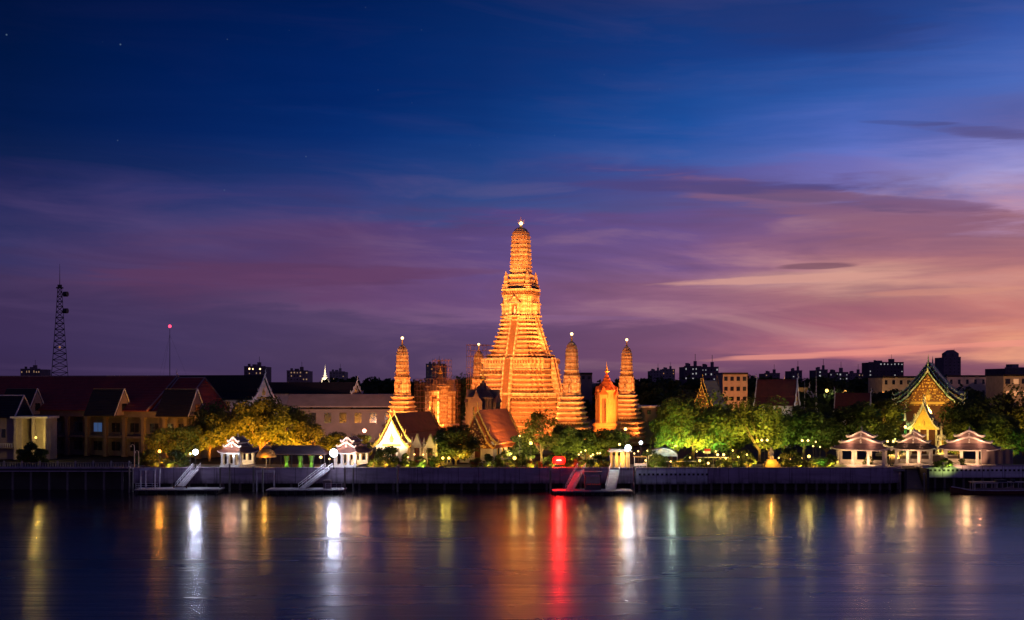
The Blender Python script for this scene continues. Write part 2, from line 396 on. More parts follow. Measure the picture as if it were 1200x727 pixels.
M['carved'] = carved('gold carving on dark red ground', (.14, .05, .02), (.78, .50, .14))

# water: long exposure, ripples averaged into a soft gloss with lazy bands
def watermat():
    m = bpy.data.materials.new('still night river'); m.use_nodes = True
    t = NT(m.node_tree); bs = m.node_tree.nodes['Principled BSDF']
    bs.inputs['Base Color'].default_value = (.004, .004, .008, 1)
    bs.inputs['IOR'].default_value = 1.6
    g = t.n('ShaderNodeNewGeometry'); s = t.n('ShaderNodeSeparateXYZ'); t.l(g.outputs['Position'], s.inputs[0])
    a = t.comb(t.m('MULTIPLY', s.outputs[0], .010), t.m('MULTIPLY', s.outputs[1], .075), 0.0)
    b = t.comb(t.m('MULTIPLY', s.outputs[0], .05), t.m('MULTIPLY', s.outputs[1], .42), 5.0)
    c = t.comb(t.m('MULTIPLY', s.outputs[0], .35), t.m('MULTIPLY', s.outputs[1], 1.3), 9.0)
    n1 = t.noise(a, 1.0, 4, .55, .4); n2 = t.noise(b, 1.0, 4, .6, .3); n3 = t.noise(c, 1.0, 3, .6)
    t.l(t.m('ADD', t.mr(n1, .3, .7, .17, .26), t.mr(s.outputs[1], 170, 285, .05, -.03)), bs.inputs['Roughness'])
    bp = t.n('ShaderNodeBump'); bp.inputs['Strength'].default_value = 1.0; bp.inputs['Distance'].default_value = 1.0
    h = t.m('ADD', t.m('MULTIPLY', n1, .16), t.m('ADD', t.m('MULTIPLY', n2, .075), t.m('MULTIPLY', n3, .014)))
    t.l(h, bp.inputs['Height']); t.l(bp.outputs[0], bs.inputs['Normal'])
    return m
M['water'] = watermat()

def light(kind, loc, power, color, radius=.3, target=None, cone=60, blend=.5, parent=None, name='lamp_light'):
    d = bpy.data.lights.new(name, kind); d.energy = power; d.color = color; d.shadow_soft_size = radius
    o = bpy.data.objects.new(name, d); col.objects.link(o); o.location = loc
    if kind == 'SPOT':
        d.spot_size = R(cone); d.spot_blend = blend
        o.rotation_euler = (Vector(target) - Vector(loc)).to_track_quat('-Z', 'Y').to_euler()
    if parent: o.parent = parent
    return o

# ------------------------------------------------------------------ ground and water
m_ = MB(); m_.face([(-6000, -400, .4), (6000, -400, .4), (6000, 306, .4), (-6000, 306, .4)])
tag(m_.build('water', M['water']), 'dark calm river streaked with reflections of the lit temple', kind='structure')
m_ = MB(); m_.face([(-16000, 308, G - .3), (16000, 308, G - .3), (16000, 26000, G - .3), (-16000, 26000, G - .3)])
tag(m_.build('ground', M['ground']), 'dark flat city ground behind the riverside', kind='structure')
m_ = MB(); m_.bx(X(-200, 304), X(1056, 304), 301.2, 318, G - .6, G)
m_.bx(X(1081, 304), X(1500, 304), 309, 318, G - .6, G)
tag(m_.build('promenade_paving', M['paving']), 'paved riverside promenade above the embankment', kind='structure')

# ------------------------------------------------------------------ embankments
def wall_path(mb, pts, t, z0, z1):
    """a wall of thickness t behind a polyline"""
    for (x0, y0), (x1, y1) in zip(pts[:-1], pts[1:]):
        L = math.hypot(x1 - x0, y1 - y0); a = math.atan2(y1 - y0, x1 - x0)
        cx, cy = (x0 + x1) / 2 - math.sin(a) * t / 2, (y0 + y1) / 2 + math.cos(a) * t / 2
        mb.box((cx, cy, (z0 + z1) / 2), (L + .02, t, z1 - z0), a)
def arc(x0, y0, x1, y1, n=8):
    return [(x0 + (x1 - x0) * math.sin(k / n * math.pi / 2), y0 + (y1 - y0) * (1 - math.cos(k / n * math.pi / 2))) for k in range(n + 1)]
def embankment(label, pts, ztop, zbot, bandmat, pile_step, rail=True, group='river embankment sections', slats=False):
    root = empty('embankment_wall', (pts[0][0], pts[0][1], 0), 0, label, 'embankment', group)
    off = [(p[0] - pts[0][0], p[1] - pts[0][1]) for p in pts]
    b = MB(); wall_path(b, off, .5, zbot, ztop - .25); b.build('parapet', bandmat, root)
    b = MB(); wall_path(b, [(x, y - .08) for x, y in off], .7, ztop - .25, ztop); wall_path(b, [(x, y - .12) for x, y in off], .6, zbot - .22, zbot); b.build('coping', M['parapet'], root)
    b = MB(); wall_path(b, [(x, y + 3.4) for x, y in off], .6, -2, zbot + .5); b.build('retaining_wall', M['darkconc'], root)
    b = MB(); wall_path(b, [(x, y + .52) for x, y in off], 2.9, zbot + .1, zbot + .45); b.build('deck_slab', M['darkconc'], root)
    L = off[-1][0]; k = 1.0; n = 0
    while k < L and n < 95:
        y = 0
        for (xa, ya), (xb, yb) in zip(off[:-1], off[1:]):
            if xa <= k <= xb: y = ya + (yb - ya) * (k - xa) / (xb - xa)
        if n == 0:
            q = MB(); q.box((0, 0, 0), (.5, .5, zbot + 2)); first = q.build('pile', M['pile'], root, (k, y + .9, zbot / 2 - 1.05)); 
        else:
            c = first.copy(); col.objects.link(c); c.parent = root; c.location = (k, y + .9, zbot / 2 - 1.05)
        k += pile_step; n += 1
    if slats:
        b = MB(); x = 1.0
        while x < L:
            b.box((x, -.06, (zbot + ztop) / 2 + .25), (.55, .1, .5)); x += 1.1
        b.build('ornament_band', M['darkconc'], root)
    return root
embankment('dark unlit embankment wall under the balustrade beside the colonnaded hall', [(X(-120, 300), 300), (X(155, 300), 300)], 6.0, 5.2, M['darkconc'], 4.5)
embankment('long lilac grey embankment parapet running between the piers in front of the temple towers', [(X(155.5, 300), 300), (X(744, 300), 300)], 6.0, 2.3, M['parapet'], 4.2)
embankment('pale embankment section with a dark patterned band beside the ferry pontoon', [(X(745, 300), 300), (X(829, 300), 300)], 6.0, 2.1, M['litpara'], 1.9, slats=True)
embankment('maroon grey embankment parapet whose end curves back to the landing stairs', [(X(829.5, 300), 300), (X(1028, 300), 300)] + arc(X(1028, 300), 300, X(1058, 306), 308)[1:], 6.0, 2.3, M['parapet'], 2.6)
embankment('bluish embankment parapet with a studded band behind the moored long boat', [(X(1081, 306), 306), (X(1330, 306), 306)], 6.1, 3.2, M['litpara'], 2.4, slats=True)
# landing stairs between the two right sections
root = empty('landing_stairs', (X(1069, 306), 304, 0), 0, 'stone landing stairs going down to the water before the small gate pavilion', 'stairs')
b = MB()
for k in range(14): b.bx(-2.4, 2.4, .5 + k * .45, 8.5, k * .43 - 2, k * .43 + .1)
b.build('steps', M['paving'], root)
for s in (-1, 1):
    b = MB(); b.bx(s * 2.8 - .3, s * 2.8 + .3, -1.5, 8, -2, 5.5); b.build('side_wall', M['darkconc'], root)
# balustrade on the left
root = empty('balustrade', (X(-100, 301), 300.6, 6.0), 0, 'dark low balustrade along the embankment before the colonnaded hall', 'balustrade')
L = X(155, 301) - X(-100, 301)
b = MB(); b.bx(0, L, -.08, .08, 1.0, 1.14); b.bx(0, L, -.06, .06, .1, .2); b.build('rail', M['concrete'], root)
b = MB(); x = .5
while x < L: b.box((x, 0, .62), (.22, .16, .9)); x += .62
b.build('balusters', M['darkconc'], root)
x = .2
while x < L: b = MB(); b.box((x, 0, .8), (.35, .3, 1.6)); b.build('newel_post', M['concrete'], root); x += 4.4

# ------------------------------------------------------------------ prangs
def redent(a, z, n=3, s=.10):
    st = a * s; q = [(a, a - n * st)]
    for i in range(n):
        q.append((a - (i + 1) * st, a - (n - i) * st)); q.append((a - (i + 1) * st, a - (n - i - 1) * st))
    pts = []
    for k in range(4):
        c, s_ = (1, 0, -1, 0)[k], (0, 1, 0, -1)[k]
        for (x, y) in q: pts.append((x * c - y * s_, x * s_ + y * c, z))
    return pts
def tiers(mb, z0, a0, z1, a1, n, o=.3, nn=3, s=.10):
    rings = []
    h = (z1 - z0) / n
    for i in range(n):
        a = a0 + (a1 - a0) * i / n; z = z0 + i * h
        for dz, da in ((0, 0), (.42, -.02 * a), (.56, o * .45), (.64, o), (.84, o), (.90, o * .25), (.999, -.01 * a)):
            rings.append(redent(a + da, z + dz * h, nn, s))
    rings.append(redent(a1, z1, nn, s))
    f0 = len(mb.f); mb.loft(rings); N = len(rings[0])
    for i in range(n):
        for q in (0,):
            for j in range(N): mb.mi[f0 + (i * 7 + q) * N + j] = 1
def frieze(mb, z, a, h, step, wdt, depth=.5, s=.10):
    """a row of small figures holding up the ledge above, on all four faces"""
    half = a * (1 - 3 * s)
    mb.loft([redent(a + .02, z - .02), redent(a + .02, z + h * .16)])
    for k in range(4):
        an = k * math.pi / 2; c, s_ = math.cos(an), math.sin(an)
        n = max(2, int(2 * half / step)); 
        for i in range(n):
            u = -half + (i + .5) * 2 * half / n
            for (dz, ww, hh, dp) in ((.30, 1.0, .6, 1.0), (.72, .55, .28, .8)):
                x, y = a + depth * dp / 2 - .1, u
                mb.box((x * c - y * s_, x * s_ + y * c, z + dz * h), (depth * dp, wdt * ww, h * hh), an)
        for j in range(3):
            st = a * s; u0 = a - (3 - j) * st + .0
            for sg in (-1, 1):
                x, y = a - (j) * st + depth / 2 - .1 - st * 0, sg * (a - (3 - j) * st - st * .5 + st * .5 * 0)
                mb.box((x * c - y * s_, x * s_ + y * c, z + .4 * h), (depth * .8, wdt, h * .75), an)
ROT = R(-21.8)
def niche(root, k, r, z, wd, h, matn='prang'):
    """a porch with a pointed arch and a shadowed recess on one face"""
    an = k * math.pi / 2 - math.pi / 2
    e = empty('niche', (r * math.cos(an), r * math.sin(an), z), an + math.pi / 2); e.parent = root
    b = MB()
    b.bx(-wd / 2, -wd * .28, -wd * .35, wd * .3, 0, h * .62); b.bx(wd * .28, wd / 2, -wd * .35, wd * .3, 0, h * .62)
    b.bx(-wd * .62, wd * .62, -wd * .42, wd * .3, h * .62, h * .70)
    b.extrude_y([(-wd * .55, h * .70), (wd * .55, h * .70), (wd * .34, h * .86), (0, h * 1.12), (-wd * .34, h * .86)], -wd * .35, wd * .25)
    b.bx(-wd * .6, wd * .6, -wd * .5, wd * .3, -h * .08, 0)
    b.build('niche_frame', M[matn], e)
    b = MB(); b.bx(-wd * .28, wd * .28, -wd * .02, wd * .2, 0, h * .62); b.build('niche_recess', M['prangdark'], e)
    b = MB(); b.lathe([(0, wd * .16), (h * .12, wd * .14), (h * .25, wd * .10), (h * .36, wd * .13), (h * .42, wd * .05), (h * .48, wd * .07), (h * .56, .02)], (0, -wd * .14, 0), 6)
    b.build('niche_statue', M['plaster'], e)
def spire_rings(z0, z1, a0, prof, nn=3, s=.10, ribs=7):
    rings = []
    for i in range(ribs * 2):
        t = i / (ribs * 2); tt = (i + 1) / (ribs * 2)
        f = lambda q: a0 * (prof(q))
        a = f(t); k = 1.0 if i % 2 == 0 else 1.06
        z = z0 + (z1 - z0) * t; z2 = z0 + (z1 - z0) * tt
        rings.append(redent(a * k, z + .001, nn, s)); rings.append(redent(f(tt) * k, z2, nn, s))
    return rings
def corncob(q): return math.sqrt(max(0.02, 1 - (max(0, q - .55) / .47) ** 2.3)) * (1 - .14 * q)
def finial(root, z, h, r):
    b = MB(); b.lathe([(0, r * 1.3), (.12 * h, r * 1.5), (.2 * h, r * .7), (.55 * h, r * .4), (.75 * h, r * .3), (h, r * .1)], (0, 0, z), 8)
    for s in (-1, 0, 1):
        for t in (0, 1):
            dx, dy = (s * r * 2.2, 0) if t == 0 else (0, s * r * 2.2)
            if s: b.tube([(0, 0, z + h * .3), (dx, dy, z + h * .38), (dx * 1.1, dy * 1.1, z + h * .75)], [r * .25, r * .25, r * .08], 5)
    b.build('trident_finial', M['gold'], root)

CX, CD = X(610.5, 400), 400
main = empty('great_prang', (CX, CD, 0), ROT, 'tallest tiered temple tower, floodlit orange, in the middle of the view', 'temple tower')
b = MB()
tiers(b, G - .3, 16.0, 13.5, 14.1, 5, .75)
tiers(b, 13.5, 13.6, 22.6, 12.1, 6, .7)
b.loft([redent(12.8, 22.6), redent(12.8, 23.6)])
b.build('lower_base', M['prang'], main)
b = MB()
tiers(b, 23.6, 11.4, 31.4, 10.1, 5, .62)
b.loft([redent(10.4, 31.4), redent(10.4, 33.0), redent(10.85, 33.2), redent(10.85, 34.5), redent(10.6, 34.52), redent(10.6, 34.8)])
b.build('middle_base', M['prang'], main)
b = MB()
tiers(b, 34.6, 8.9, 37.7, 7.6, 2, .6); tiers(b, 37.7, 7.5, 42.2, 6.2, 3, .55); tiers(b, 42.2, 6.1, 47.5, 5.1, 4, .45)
b.build('upper_base', M['prang'], main)
for fa in ((20.9, 12.6, 1.5, 1.15, .62, .55), (29.6, 10.6, 1.7, 1.1, .62, .55), (34.9, 9.1, 1.25, .95, .5, .5), (14.0, 14.1, 1.3, 1.2, .6, .5), (24.2, 11.6, 1.3, 1.1, .55, .5), (45.9, 5.45, 1.1, .8, .4, .35), (33.0, 10.6, 1.3, .9, .45, .5), (55.6, 5.2, .9, .75, .38, .4)):
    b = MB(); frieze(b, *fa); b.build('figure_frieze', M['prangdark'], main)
b = MB()
b.loft([redent(5.3, 47.5), redent(5.3, 48.6), redent(4.75, 48.7), redent(4.75, 54.6), redent(5.2, 54.8), redent(5.2, 55.4), redent(4.9, 55.5), redent(5.0, 56.7), redent(5.45, 56.8), redent(5.45, 57.3)])
b.build('niche_stage', M['prang'], main)
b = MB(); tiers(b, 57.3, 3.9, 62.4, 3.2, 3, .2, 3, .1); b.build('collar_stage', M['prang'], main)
b = MB(); b.loft(spire_rings(62.4, 77.6, 3.05, lambda q: (1 - .20 * q) * math.sqrt(max(.03, 1 - (max(0, q - .78) / .235) ** 2.2)), 3, .12, 11)); b.build('spire', M['prang'], main)
for k in range(4):
    niche(main, k, 4.9, 48.7, 3.4, 5.6)
    an = k * math.pi / 2 + math.pi / 4
    t = empty('corner_turret', (3.75 * math.sqrt(2) * math.cos(an), 3.75 * math.sqrt(2) * math.sin(an), 57.3), 0); t.parent = main
    b = MB(); tiers(b, 0, 1.05, 1.6, .85, 2, .1); b.build('turret_base', M['prang'], t)
    b = MB(); b.loft([redent(.62 * a, 1.6 + 4.2 * q) for q, a in ((0, 1.1), (.3, 1.05), (.6, .8), (.85, .45), (1, .12))]); b.build('turret_spire', M['prang'], t)
    # steep stairway up the middle of each face
    an = k * math.pi / 2 - math.pi / 2
    st = empty('stairway', (0, 0, 0), an + math.pi / 2); st.parent = main
    b = MB()
    for (r0, r1, z0, z1, n) in ((17.3, 13.4, G, 22.6, 26), (13.6, 11.4, 23.6, 34.4, 22), (9.6, 5.2, 34.9, 48.2, 30)):
        for i in range(n):
            ra = r0 + (r1 - r0) * i / n; za = z0 + (z1 - z0) * (i + 1) / n
            b.bx(-1.0, 1.0, -ra, -r1 + .5, za - (z1 - z0) / n, za)
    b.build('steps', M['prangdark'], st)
    for s in (-1, 1):
        b = MB()
        for (r0, r1, z0, z1) in ((17.6, 13.5, G, 23.2), (14.0, 11.5, 23.6, 35.0), (9.9, 5.3, 34.9, 48.8)):
            b.loft([[(s * 1.25 - .25, -r0, z0), (s * 1.25 + .25, -r0, z0), (s * 1.25 + .25, -r1 + .4, z0), (s * 1.25 - .25, -r1 + .4, z0)],
                    [(s * 1.25 - .25, -r0, z0 + .8), (s * 1.25 + .25, -r0, z0 + .8), (s * 1.25 + .25, -r1 + .4, z0 + .8), (s * 1.25 - .25, -r1 + .4, z0 + .8)],
                    [(s * 1.25 - .25, -r1 - .1, z1), (s * 1.25 + .25, -r1 - .1, z1), (s * 1.25 + .25, -r1 + .4, z1), (s * 1.25 - .25, -r1 + .4, z1)]])
        b.build('balustrade', M['prang'], st)
finial(main, 77.4, 3.9, .42)
b = MB(); b.ball((0, 0, 79.0), .62, 12, 8); b.build('beacon_lamp', M['g_beacon'], main, smooth=True)

# temple terrace
root = empty('temple_terrace', (CX, CD, G - .2), ROT, 'raised stone terrace under the tower group', 'terrace')
b = MB(); b.bx(-31, 31, -31, 31, 0, 2.2); b.bx(-30.5, 30.5, -30.5, 30.5, 2.2, 2.6); b.build('platform', M['prang'], root)

def small_prang(px, D, ztip, label):
    root = empty('satellite_prang', (X(px, D), D, G), ROT, label, 'temple tower', 'smaller prangs at the corners of the terrace')
    k = (ztip - G) / 36.0
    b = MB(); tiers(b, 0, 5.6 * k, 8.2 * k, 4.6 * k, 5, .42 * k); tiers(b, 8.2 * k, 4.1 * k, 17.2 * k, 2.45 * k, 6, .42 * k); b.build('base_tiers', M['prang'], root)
    for fa in ((15.0 * k, 2.85 * k, 1.0, .7, .35, .3), (23.3 * k, 1.85 * k, .7 * k, .5, .25, .25), (8.4 * k, 4.2 * k, .9, .8, .4, .3)):
        b = MB(); frieze(b, *fa); b.build('figure_frieze', M['prangdark'], root)
    b = MB(); b.loft([redent(a * k, z * k) for a, z in ((2.3, 17.2), (2.3, 17.8), (1.95, 17.9), (1.9, 22.6), (2.15, 22.8), (2.15, 23.2), (1.8, 23.3), (1.75, 24.4), (1.95, 24.5), (1.95, 24.9))]); b.build('niche_stage', M['prang'], root)
    for q in range(4): niche(root, q, 2.0 * k, 18.0 * k, 1.5 * k, 4.3 * k)
    b = MB(); b.loft(spire_rings(24.9 * k, 33.3 * k, 1.72 * k, corncob, 3, .12, 8)); b.build('spire', M['prang'], root)
    b = MB(); b.lathe([(0, .5 * k), (.5 * k, .3 * k), (1.4 * k, .22 * k), (2.4 * k, .1 * k)], (0, 0, 33.1 * k), 8); b.build('finial', M['gold'], root)
    b = MB(); b.ball((0, 0, 35.6 * k), .46, 10, 7); b.build('beacon_lamp', M['g_beacon'], root, smooth=True)
    return root
small_prang(471.5, 385, 41.3, 'slender orange lit prang standing apart left of the great tower')
small_prang(561, 435, 40.8, 'smaller prang with lit tip wrapped in scaffolding behind the great tower')
small_prang(670, 365, 41.8, 'slender prang nearest to the great tower on its right with brightly lit tip')
small_prang(734.5, 415, 41.8, 'slender prang furthest right of the tower group, beyond the spired shrine')

def mondop(px, D, zs, wd, matw, matr, label, body_top=.5):
    """a square shrine with four gabled porches and a stepped pointed roof; zs = body bottom, cornice, spire tip"""
    z0, z1, z2 = zs
    root = empty('mondop_shrine', (X(px, D), D, G), ROT, label, 'shrine', 'spired shrines on the terrace')
    h = wd / 2
    b = MB(); tiers(b, 0, h * 1.45, z0 - G, h * 1.15, 4, .2); b.build('base_tiers', matw, root)
    b = MB(); zz = z0 - G; zt = z1 - G
    b.loft([redent(h * .86, zz), redent(h * .86, zt), redent(h * 1.0, zt + .1), redent(h * 1.0, zt + .5)]); b.build('wall', matw, root)
    for k in range(4):
        an = k * math.pi / 2
        p = empty('porch', (0, 0, zz), an); p.parent = root
        b = MB(); pw = h * .42
        b.bx(-pw, -pw * .62, -h * 1.12, -h * .8, 0, (zt - zz) * .9); b.bx(pw * .62, pw, -h * 1.12, -h * .8, 0, (zt - zz) * .9); b.bx(-pw, pw, -h * 1.14, -h * .8, (zt - zz) * .78, (zt - zz) * .9)
        b.build('porch_wall', matw, p)
        b = MB(); b.bx(-pw * .62, pw * .62, -h * .95, -h * .84, 0, (zt - zz) * .78); b.build('doorway', M['prangdark'], p)
        b = MB(); b.extrude_y([(-pw * 1.25, (zt - zz) * .9), (pw * 1.25, (zt - zz) * .9), (pw * .55, (zt - zz) * .9 + pw * .8), (0, (zt - zz) * .9 + pw * 2.1), (-pw * .55, (zt - zz) * .9 + pw * .8)], -h * 1.2, -h * .3); b.build('porch_gable', matr, p)
    b = MB(); rh = z2 - z1; rings = []
    a = h * .98; z = zt + .5
    for i in range(6):
        f = i / 6
        rings += [redent(a * (1 - f) ** 1.6 + .12, z + rh * .62 * f), redent(a * (1 - f) ** 1.6 * .86 + .1, z + rh * .62 * (f + .11)), redent(a * (1 - f) ** 1.6 * .80 + .1, z + rh * .62 * (f + .15))]
    b.loft(rings); b.build('stepped_roof', matr, root)
    b = MB(); zr = z + rh * .60
    b.lathe([(0, a * .2), (rh * .05, a * .26), (rh * .08, a * .12), (rh * .16, a * .10), (rh * .2, a * .05), (rh * .38, .03)], (0, 0, zr), 8); b.build('spire', M['gold'], root)
mondop(711, 390, (14.0, 24.0, 33.3), 6.0, M['orangegold'], M['tile_orange'], 'glowing orange shrine with gabled porches and needle spire between two right prangs')
mondop(516, 410, (13.0, 25.2, 32.0), 8.6, M['prang'], M['tile_grey'], 'tiered shrine caged in scaffolding right of the far left prang')
mondop(566, 352, (12.0, 22.2, 30.2), 8.4, M['darkwall'], M['tile_grey'], 'unlit brown spired pavilion standing behind the orange roofed hall')
mondop(650, 433, (13.0, 24.0, 32.0), 6.0, M['goldpaint'], M['tile_orange'], 'rear shrine mostly hidden behind the great tower')

def scaffold(px, D, hw, z0, z1, step, label, rings=None):
    root = empty('scaffolding', (X(px, D), D, z0), ROT, label, 'scaffolding', 'scaffolding round towers under repair')
    b = MB(); H = z1 - z0; n = max(2, int(2 * hw / step))
    for i in range(n + 1):
        u = -hw + 2 * hw * i / n
        for (x, y) in ((u, -hw), (u, hw), (-hw, u), (hw, u)): b.tube([(x, y, 0), (x, y, H)], .055, 4)
    b.build('uprights', M['rust'], root)
    b = MB(); k = 0
    while k * 2.0 < H:
        z = k * 2.0 + .2
        for s in (-1, 1):
            b.tube([(-hw, s * hw, z), (hw, s * hw, z)], .05, 4); b.tube([(s * hw, -hw, z), (s * hw, hw, z)], .05, 4)
        k += 1
    b.build('ledgers', M['rust'], root)
    for q in range(1, int(H / 4) + 1):
        b = MB(); z = q * 4.0
        for s in (-1, 1): b.bx(-hw, hw, s * (hw - .35) - .3, s * (hw - .35) + .3, z, z + .08)
        b.build('plank_deck', M['wood'], root)
scaffold(561, 435, 3.3, 12, 40.5, 1.6, 'scaffolding tower round the smaller prang behind the great tower')
scaffold(513, 410, 5.8, 8, 28.0, 1.15, 'wide scaffolding cage round the tiered shrine')
scaffold(518, 409, 2.4, 28.0, 34.8, 1.2, 'narrow top lift of scaffolding above the tiered shrine')

# temple floodlights (fittings stand among trees on the terrace)
OR = (1.0, .305, .058)
OR2 = (1.0, .50, .15)
def flood(x, y, z, tx, ty, tz, p, c=OR, cone=70, r=.6): light('SPOT', (x, y, z), p * (.66 if c is OR else 1.0), c, r, (tx, ty, tz), cone, .6, name='unseen_floodlight')  # also used below for unseen lamps added to brighten roofs and columns
flood(-19, 364, 12.5, CX - 4, 398, 24, 165000, OR, 90); flood(7, 352, 13, CX, 398, 28, 190000, OR, 80)
flood(38, 372, 14, CX, 400, 26, 230000, OR, 80); flood(-34, 402, 14, CX, 400, 26, 200000, OR, 80)
flood(5, 337, 17, CX, 400, 46, 400000, OR, 40); flood(9, 343, 20, CX, 400, 66, 470000, OR, 30); flood(-20, 347, 18, CX, 400, 66, 430000, OR, 30)
flood(48, 380, 14, CX, 400, 60, 330000, OR, 36)
flood(-4, 375, 35.5, CX, 398, 52, 50000, OR, 90); flood(14, 388, 35.5, CX, 400, 58, 50000, OR, 90)
for (px, D, fm) in ((471.5, 385, 2.0), (670, 365, 1.5), (734.5, 415, 1.6), (561, 435, 1.6)):
    x = X(px, D)
    flood(x - 7, D - 20, 12, x, D, 27, 52000 * fm, OR, 60); flood(x + 9, D - 16, 12, x, D, 33, 46000 * fm, OR, 50)
    flood(x + 4, D - 9, 9, x, D, 18, 6000 * fm, OR, 90)
x = X(711, 390); flood(x - 3, 372, 9, x, 390, 22, 9000, (1, .28, .04), 60); flood(x + 6, 376, 9, x, 390, 24, 7000, (1, .26, .03), 60)
x = X(516, 410); flood(x - 3, 388, 9, x, 410, 20, 12000, OR, 70); flood(x + 10, 392, 9, x, 410, 28, 14000, OR, 60)

flood(-17, 340, 13, X(566, 352), 352, 20, 34000, OR, 60)  # unseen flood added so the pavilion's brown walls show
# ------------------------------------------------------------------ Thai halls
def prof_pts(w, h, t=0.0):
    """right half of a Thai roof section, apex to eave"""
    return [(0, h + t), (w * .30, h * .60 + t), (w * .52, h * .36 + t), (w * .54, h * .30 + t), (w * .80, h * .10 + t), (w * 1.02, 0 + t)]
def thai_hall(px, D, W, L, z_eave, z_ridge, rot, mats, label, name='temple_hall', cat='temple hall', group=None, tiers_=2, z0=G, windows=4, columns=False, gold=True, rear=True):
    roofm, gablem, wallm, bargem = mats
    root = empty(name, (X(px, D), D, z0), rot, label, cat, group)
    hw = W / 2; H = z_ridge - z_eave; ze = z_eave - z0
    b = MB(); iw = hw * .84; b.bx(-iw, iw, 2.2, L - 2.2, 0, ze + .3); b.build('wall', wallm, root)
    b = MB(); b.bx(-iw - .4, iw + .4, 1.2, L - 1.2, 0, .8); b.build('plinth', M['plaster'], root)
    # nested roofs: the middle one highest and widest apart from the ends
    for i in range(tiers_):
        y0, y1 = i * 2.3, L - i * 2.3; dz = -(tiers_ - 1 - i) * H * .14; sc = 1 - (tiers_ - 1 - i) * .0
        r = MB()
        pr = prof_pts(hw * sc, H)
        t = .22
        for s in (-1, 1):
            top = [(s * x, z + ze + dz) for x, z in pr]; bot = [(s * x, z + ze + dz - t) for x, z in pr]
            for (a, c, d, e) in zip(top[:-1], top[1:], bot[1:], bot[:-1]):
                pts = [a, c, d, e]
                r.extrude_y(pts if s > 0 else pts[::-1], y0, y1)
        ro = r.build('roof', roofm, root)
        for yy, dr in ((y0, -1), (y1, 1)):
            bb = MB()
            for s in (-1, 1):
                for (x0, za), (x1, zb) in zip(pr[:-1], pr[1:]):
                    if x1 - x0 < W * .02: continue
                    p = [(s * x0, za + ze + dz + .28), (s * x1, zb + ze + dz + .28), (s * x1, zb + ze + dz - .35), (s * x0, za + ze + dz - .35)]
                    bb.extrude_y(p if s > 0 else p[::-1], yy - .14 + dr * .12, yy + .14 + dr * .12)
                    for q in range(3):   # flame-like points along the board
                        f = (q + .5) / 3; xx = s * (x0 + (x1 - x0) * f); zz = za + (zb - za) * f + ze + dz + .25
                        bb.tube([(xx, yy + dr * .12, zz), (xx + s * .12, yy + dr * .12, zz + .42)], [.12, .02], 4)
                for xe, zc in ((W * .26, H * .33), (hw * 1.02, 0)):
                    bb.tube([(s * xe, yy + dr * .12, ze + dz + zc), (s * (xe + .5), yy + dr * .12, ze + dz + zc + .3), (s * (xe + .6), yy + dr * .12, ze + dz + zc + 1.1)], [.22, .16, .03], 5)
            bb.build('bargeboard', bargem, root)
            ff = MB(); za = ze + H + dz
            ff.tube([(0, yy, za), (0, yy + dr * .5, za + .8), (0, yy + dr * .25, za + 1.5), (0, yy + dr * .6, za + 2.3)], [.24, .2, .12, .02], 5)
            ff.build('roof_finial', bargem, root)
        for yy, dr in (((y0 + .55), -1), ((y1 - .55), 1)):
            g = MB()
            pp = prof_pts(hw * .93, H * .93)
            outl = [(x, z + ze + dz - .2) for x, z in pp] + [(-x, z + ze + dz - .2) for x, z in reversed(pp[1:])]
            g.extrude_y(outl, yy - .1, yy + .1); g.build('gable_panel', gablem, root)
            g = MB()
            g.lathe([(0, W * .05), (H * .12, W * .06), (H * .22, W * .02), (H * .3, W * .005)], (0, yy + dr * .1, ze + dz + H * .16), 8)
            g.bx(-hw * .5, hw * .5, yy + dr * .16 - .08, yy + dr * .16 + .08, ze + dz + H * .02, ze + dz + H * .09)
            g.build('gable_ornament', M['goldpaint'], root)
    if columns:
        for i in range(4):
            x = -iw + 2 * iw * i / 3
            c = MB(); c.box((x, .9, ze / 2), (.55, .55, ze)); c.build('column', M['plaster'], root)
    for s in (-1, 1):
        for i in range(windows):
            y = 3.6 + (L - 7.2) * (i + .5) / windows
            e = MB(); e.bx(s * (iw + .05) - .08, s * (iw + .05) + .08, y - .55, y + .55, ze * .25, ze * .72); wn = e.build('window', M['glassdark'], root)
            e = MB(); e.bx(s * (iw + .12) - .1, s * (iw + .12) + .1, y - .75, y - .55, ze * .2, ze * .76); e.bx(s * (iw + .12) - .1, s * (iw + .12) + .1, y + .55, y + .75, ze * .2, ze * .76)
            e.extrude_y([(s * (iw + .12) - .1, ze * .76), (s * (iw + .12) + .1, ze * .76), (s * (iw + .12), ze * .95)], y - .8, y + .8); e.build('window_frame', M['goldpaint'], wn)
    e = MB(); e.bx(-.8, .8, 2.05, 2.18, .6, ze * .75); e.build('door', M['wood'], root)
    return root
MM = M
thai_hall(458, 330, 10.8, 27, 10.6, 18.6, ROT, (M['tile_maroon'], M['plaster'], M['plaster'], M['gold']), 'hall with brilliant white gable edged in gold and a dark maroon roof', columns=True, group='riverside temple halls')
thai_hall(556, 322, 10.6, 25, 10.9, 19.6, ROT, (M['tile_orange'], M['carved'], M['plaster'], M['gold']), 'white walled hall with an orange tiled roof right of the round dark tree', group='riverside temple halls', windows=5)
thai_hall(822, 405, 9.6, 26, 17.2, 27.6, ROT, (M['tile_dark'], M['carved'], M['plaster'], M['goldpaint']), 'tall hall with glowing orange gable and dark roof above the big yellow green tree', group='halls among the trees')
thai_hall(1087, 368, 19.5, 34, 23.0, 33.2, ROT, (M['tile_green'], M['carved'], M['wood'], M['greentrim']), 'large ordination hall with three nested gables of gold and green edged roof', group='halls at the right', tiers_=3, windows=5)
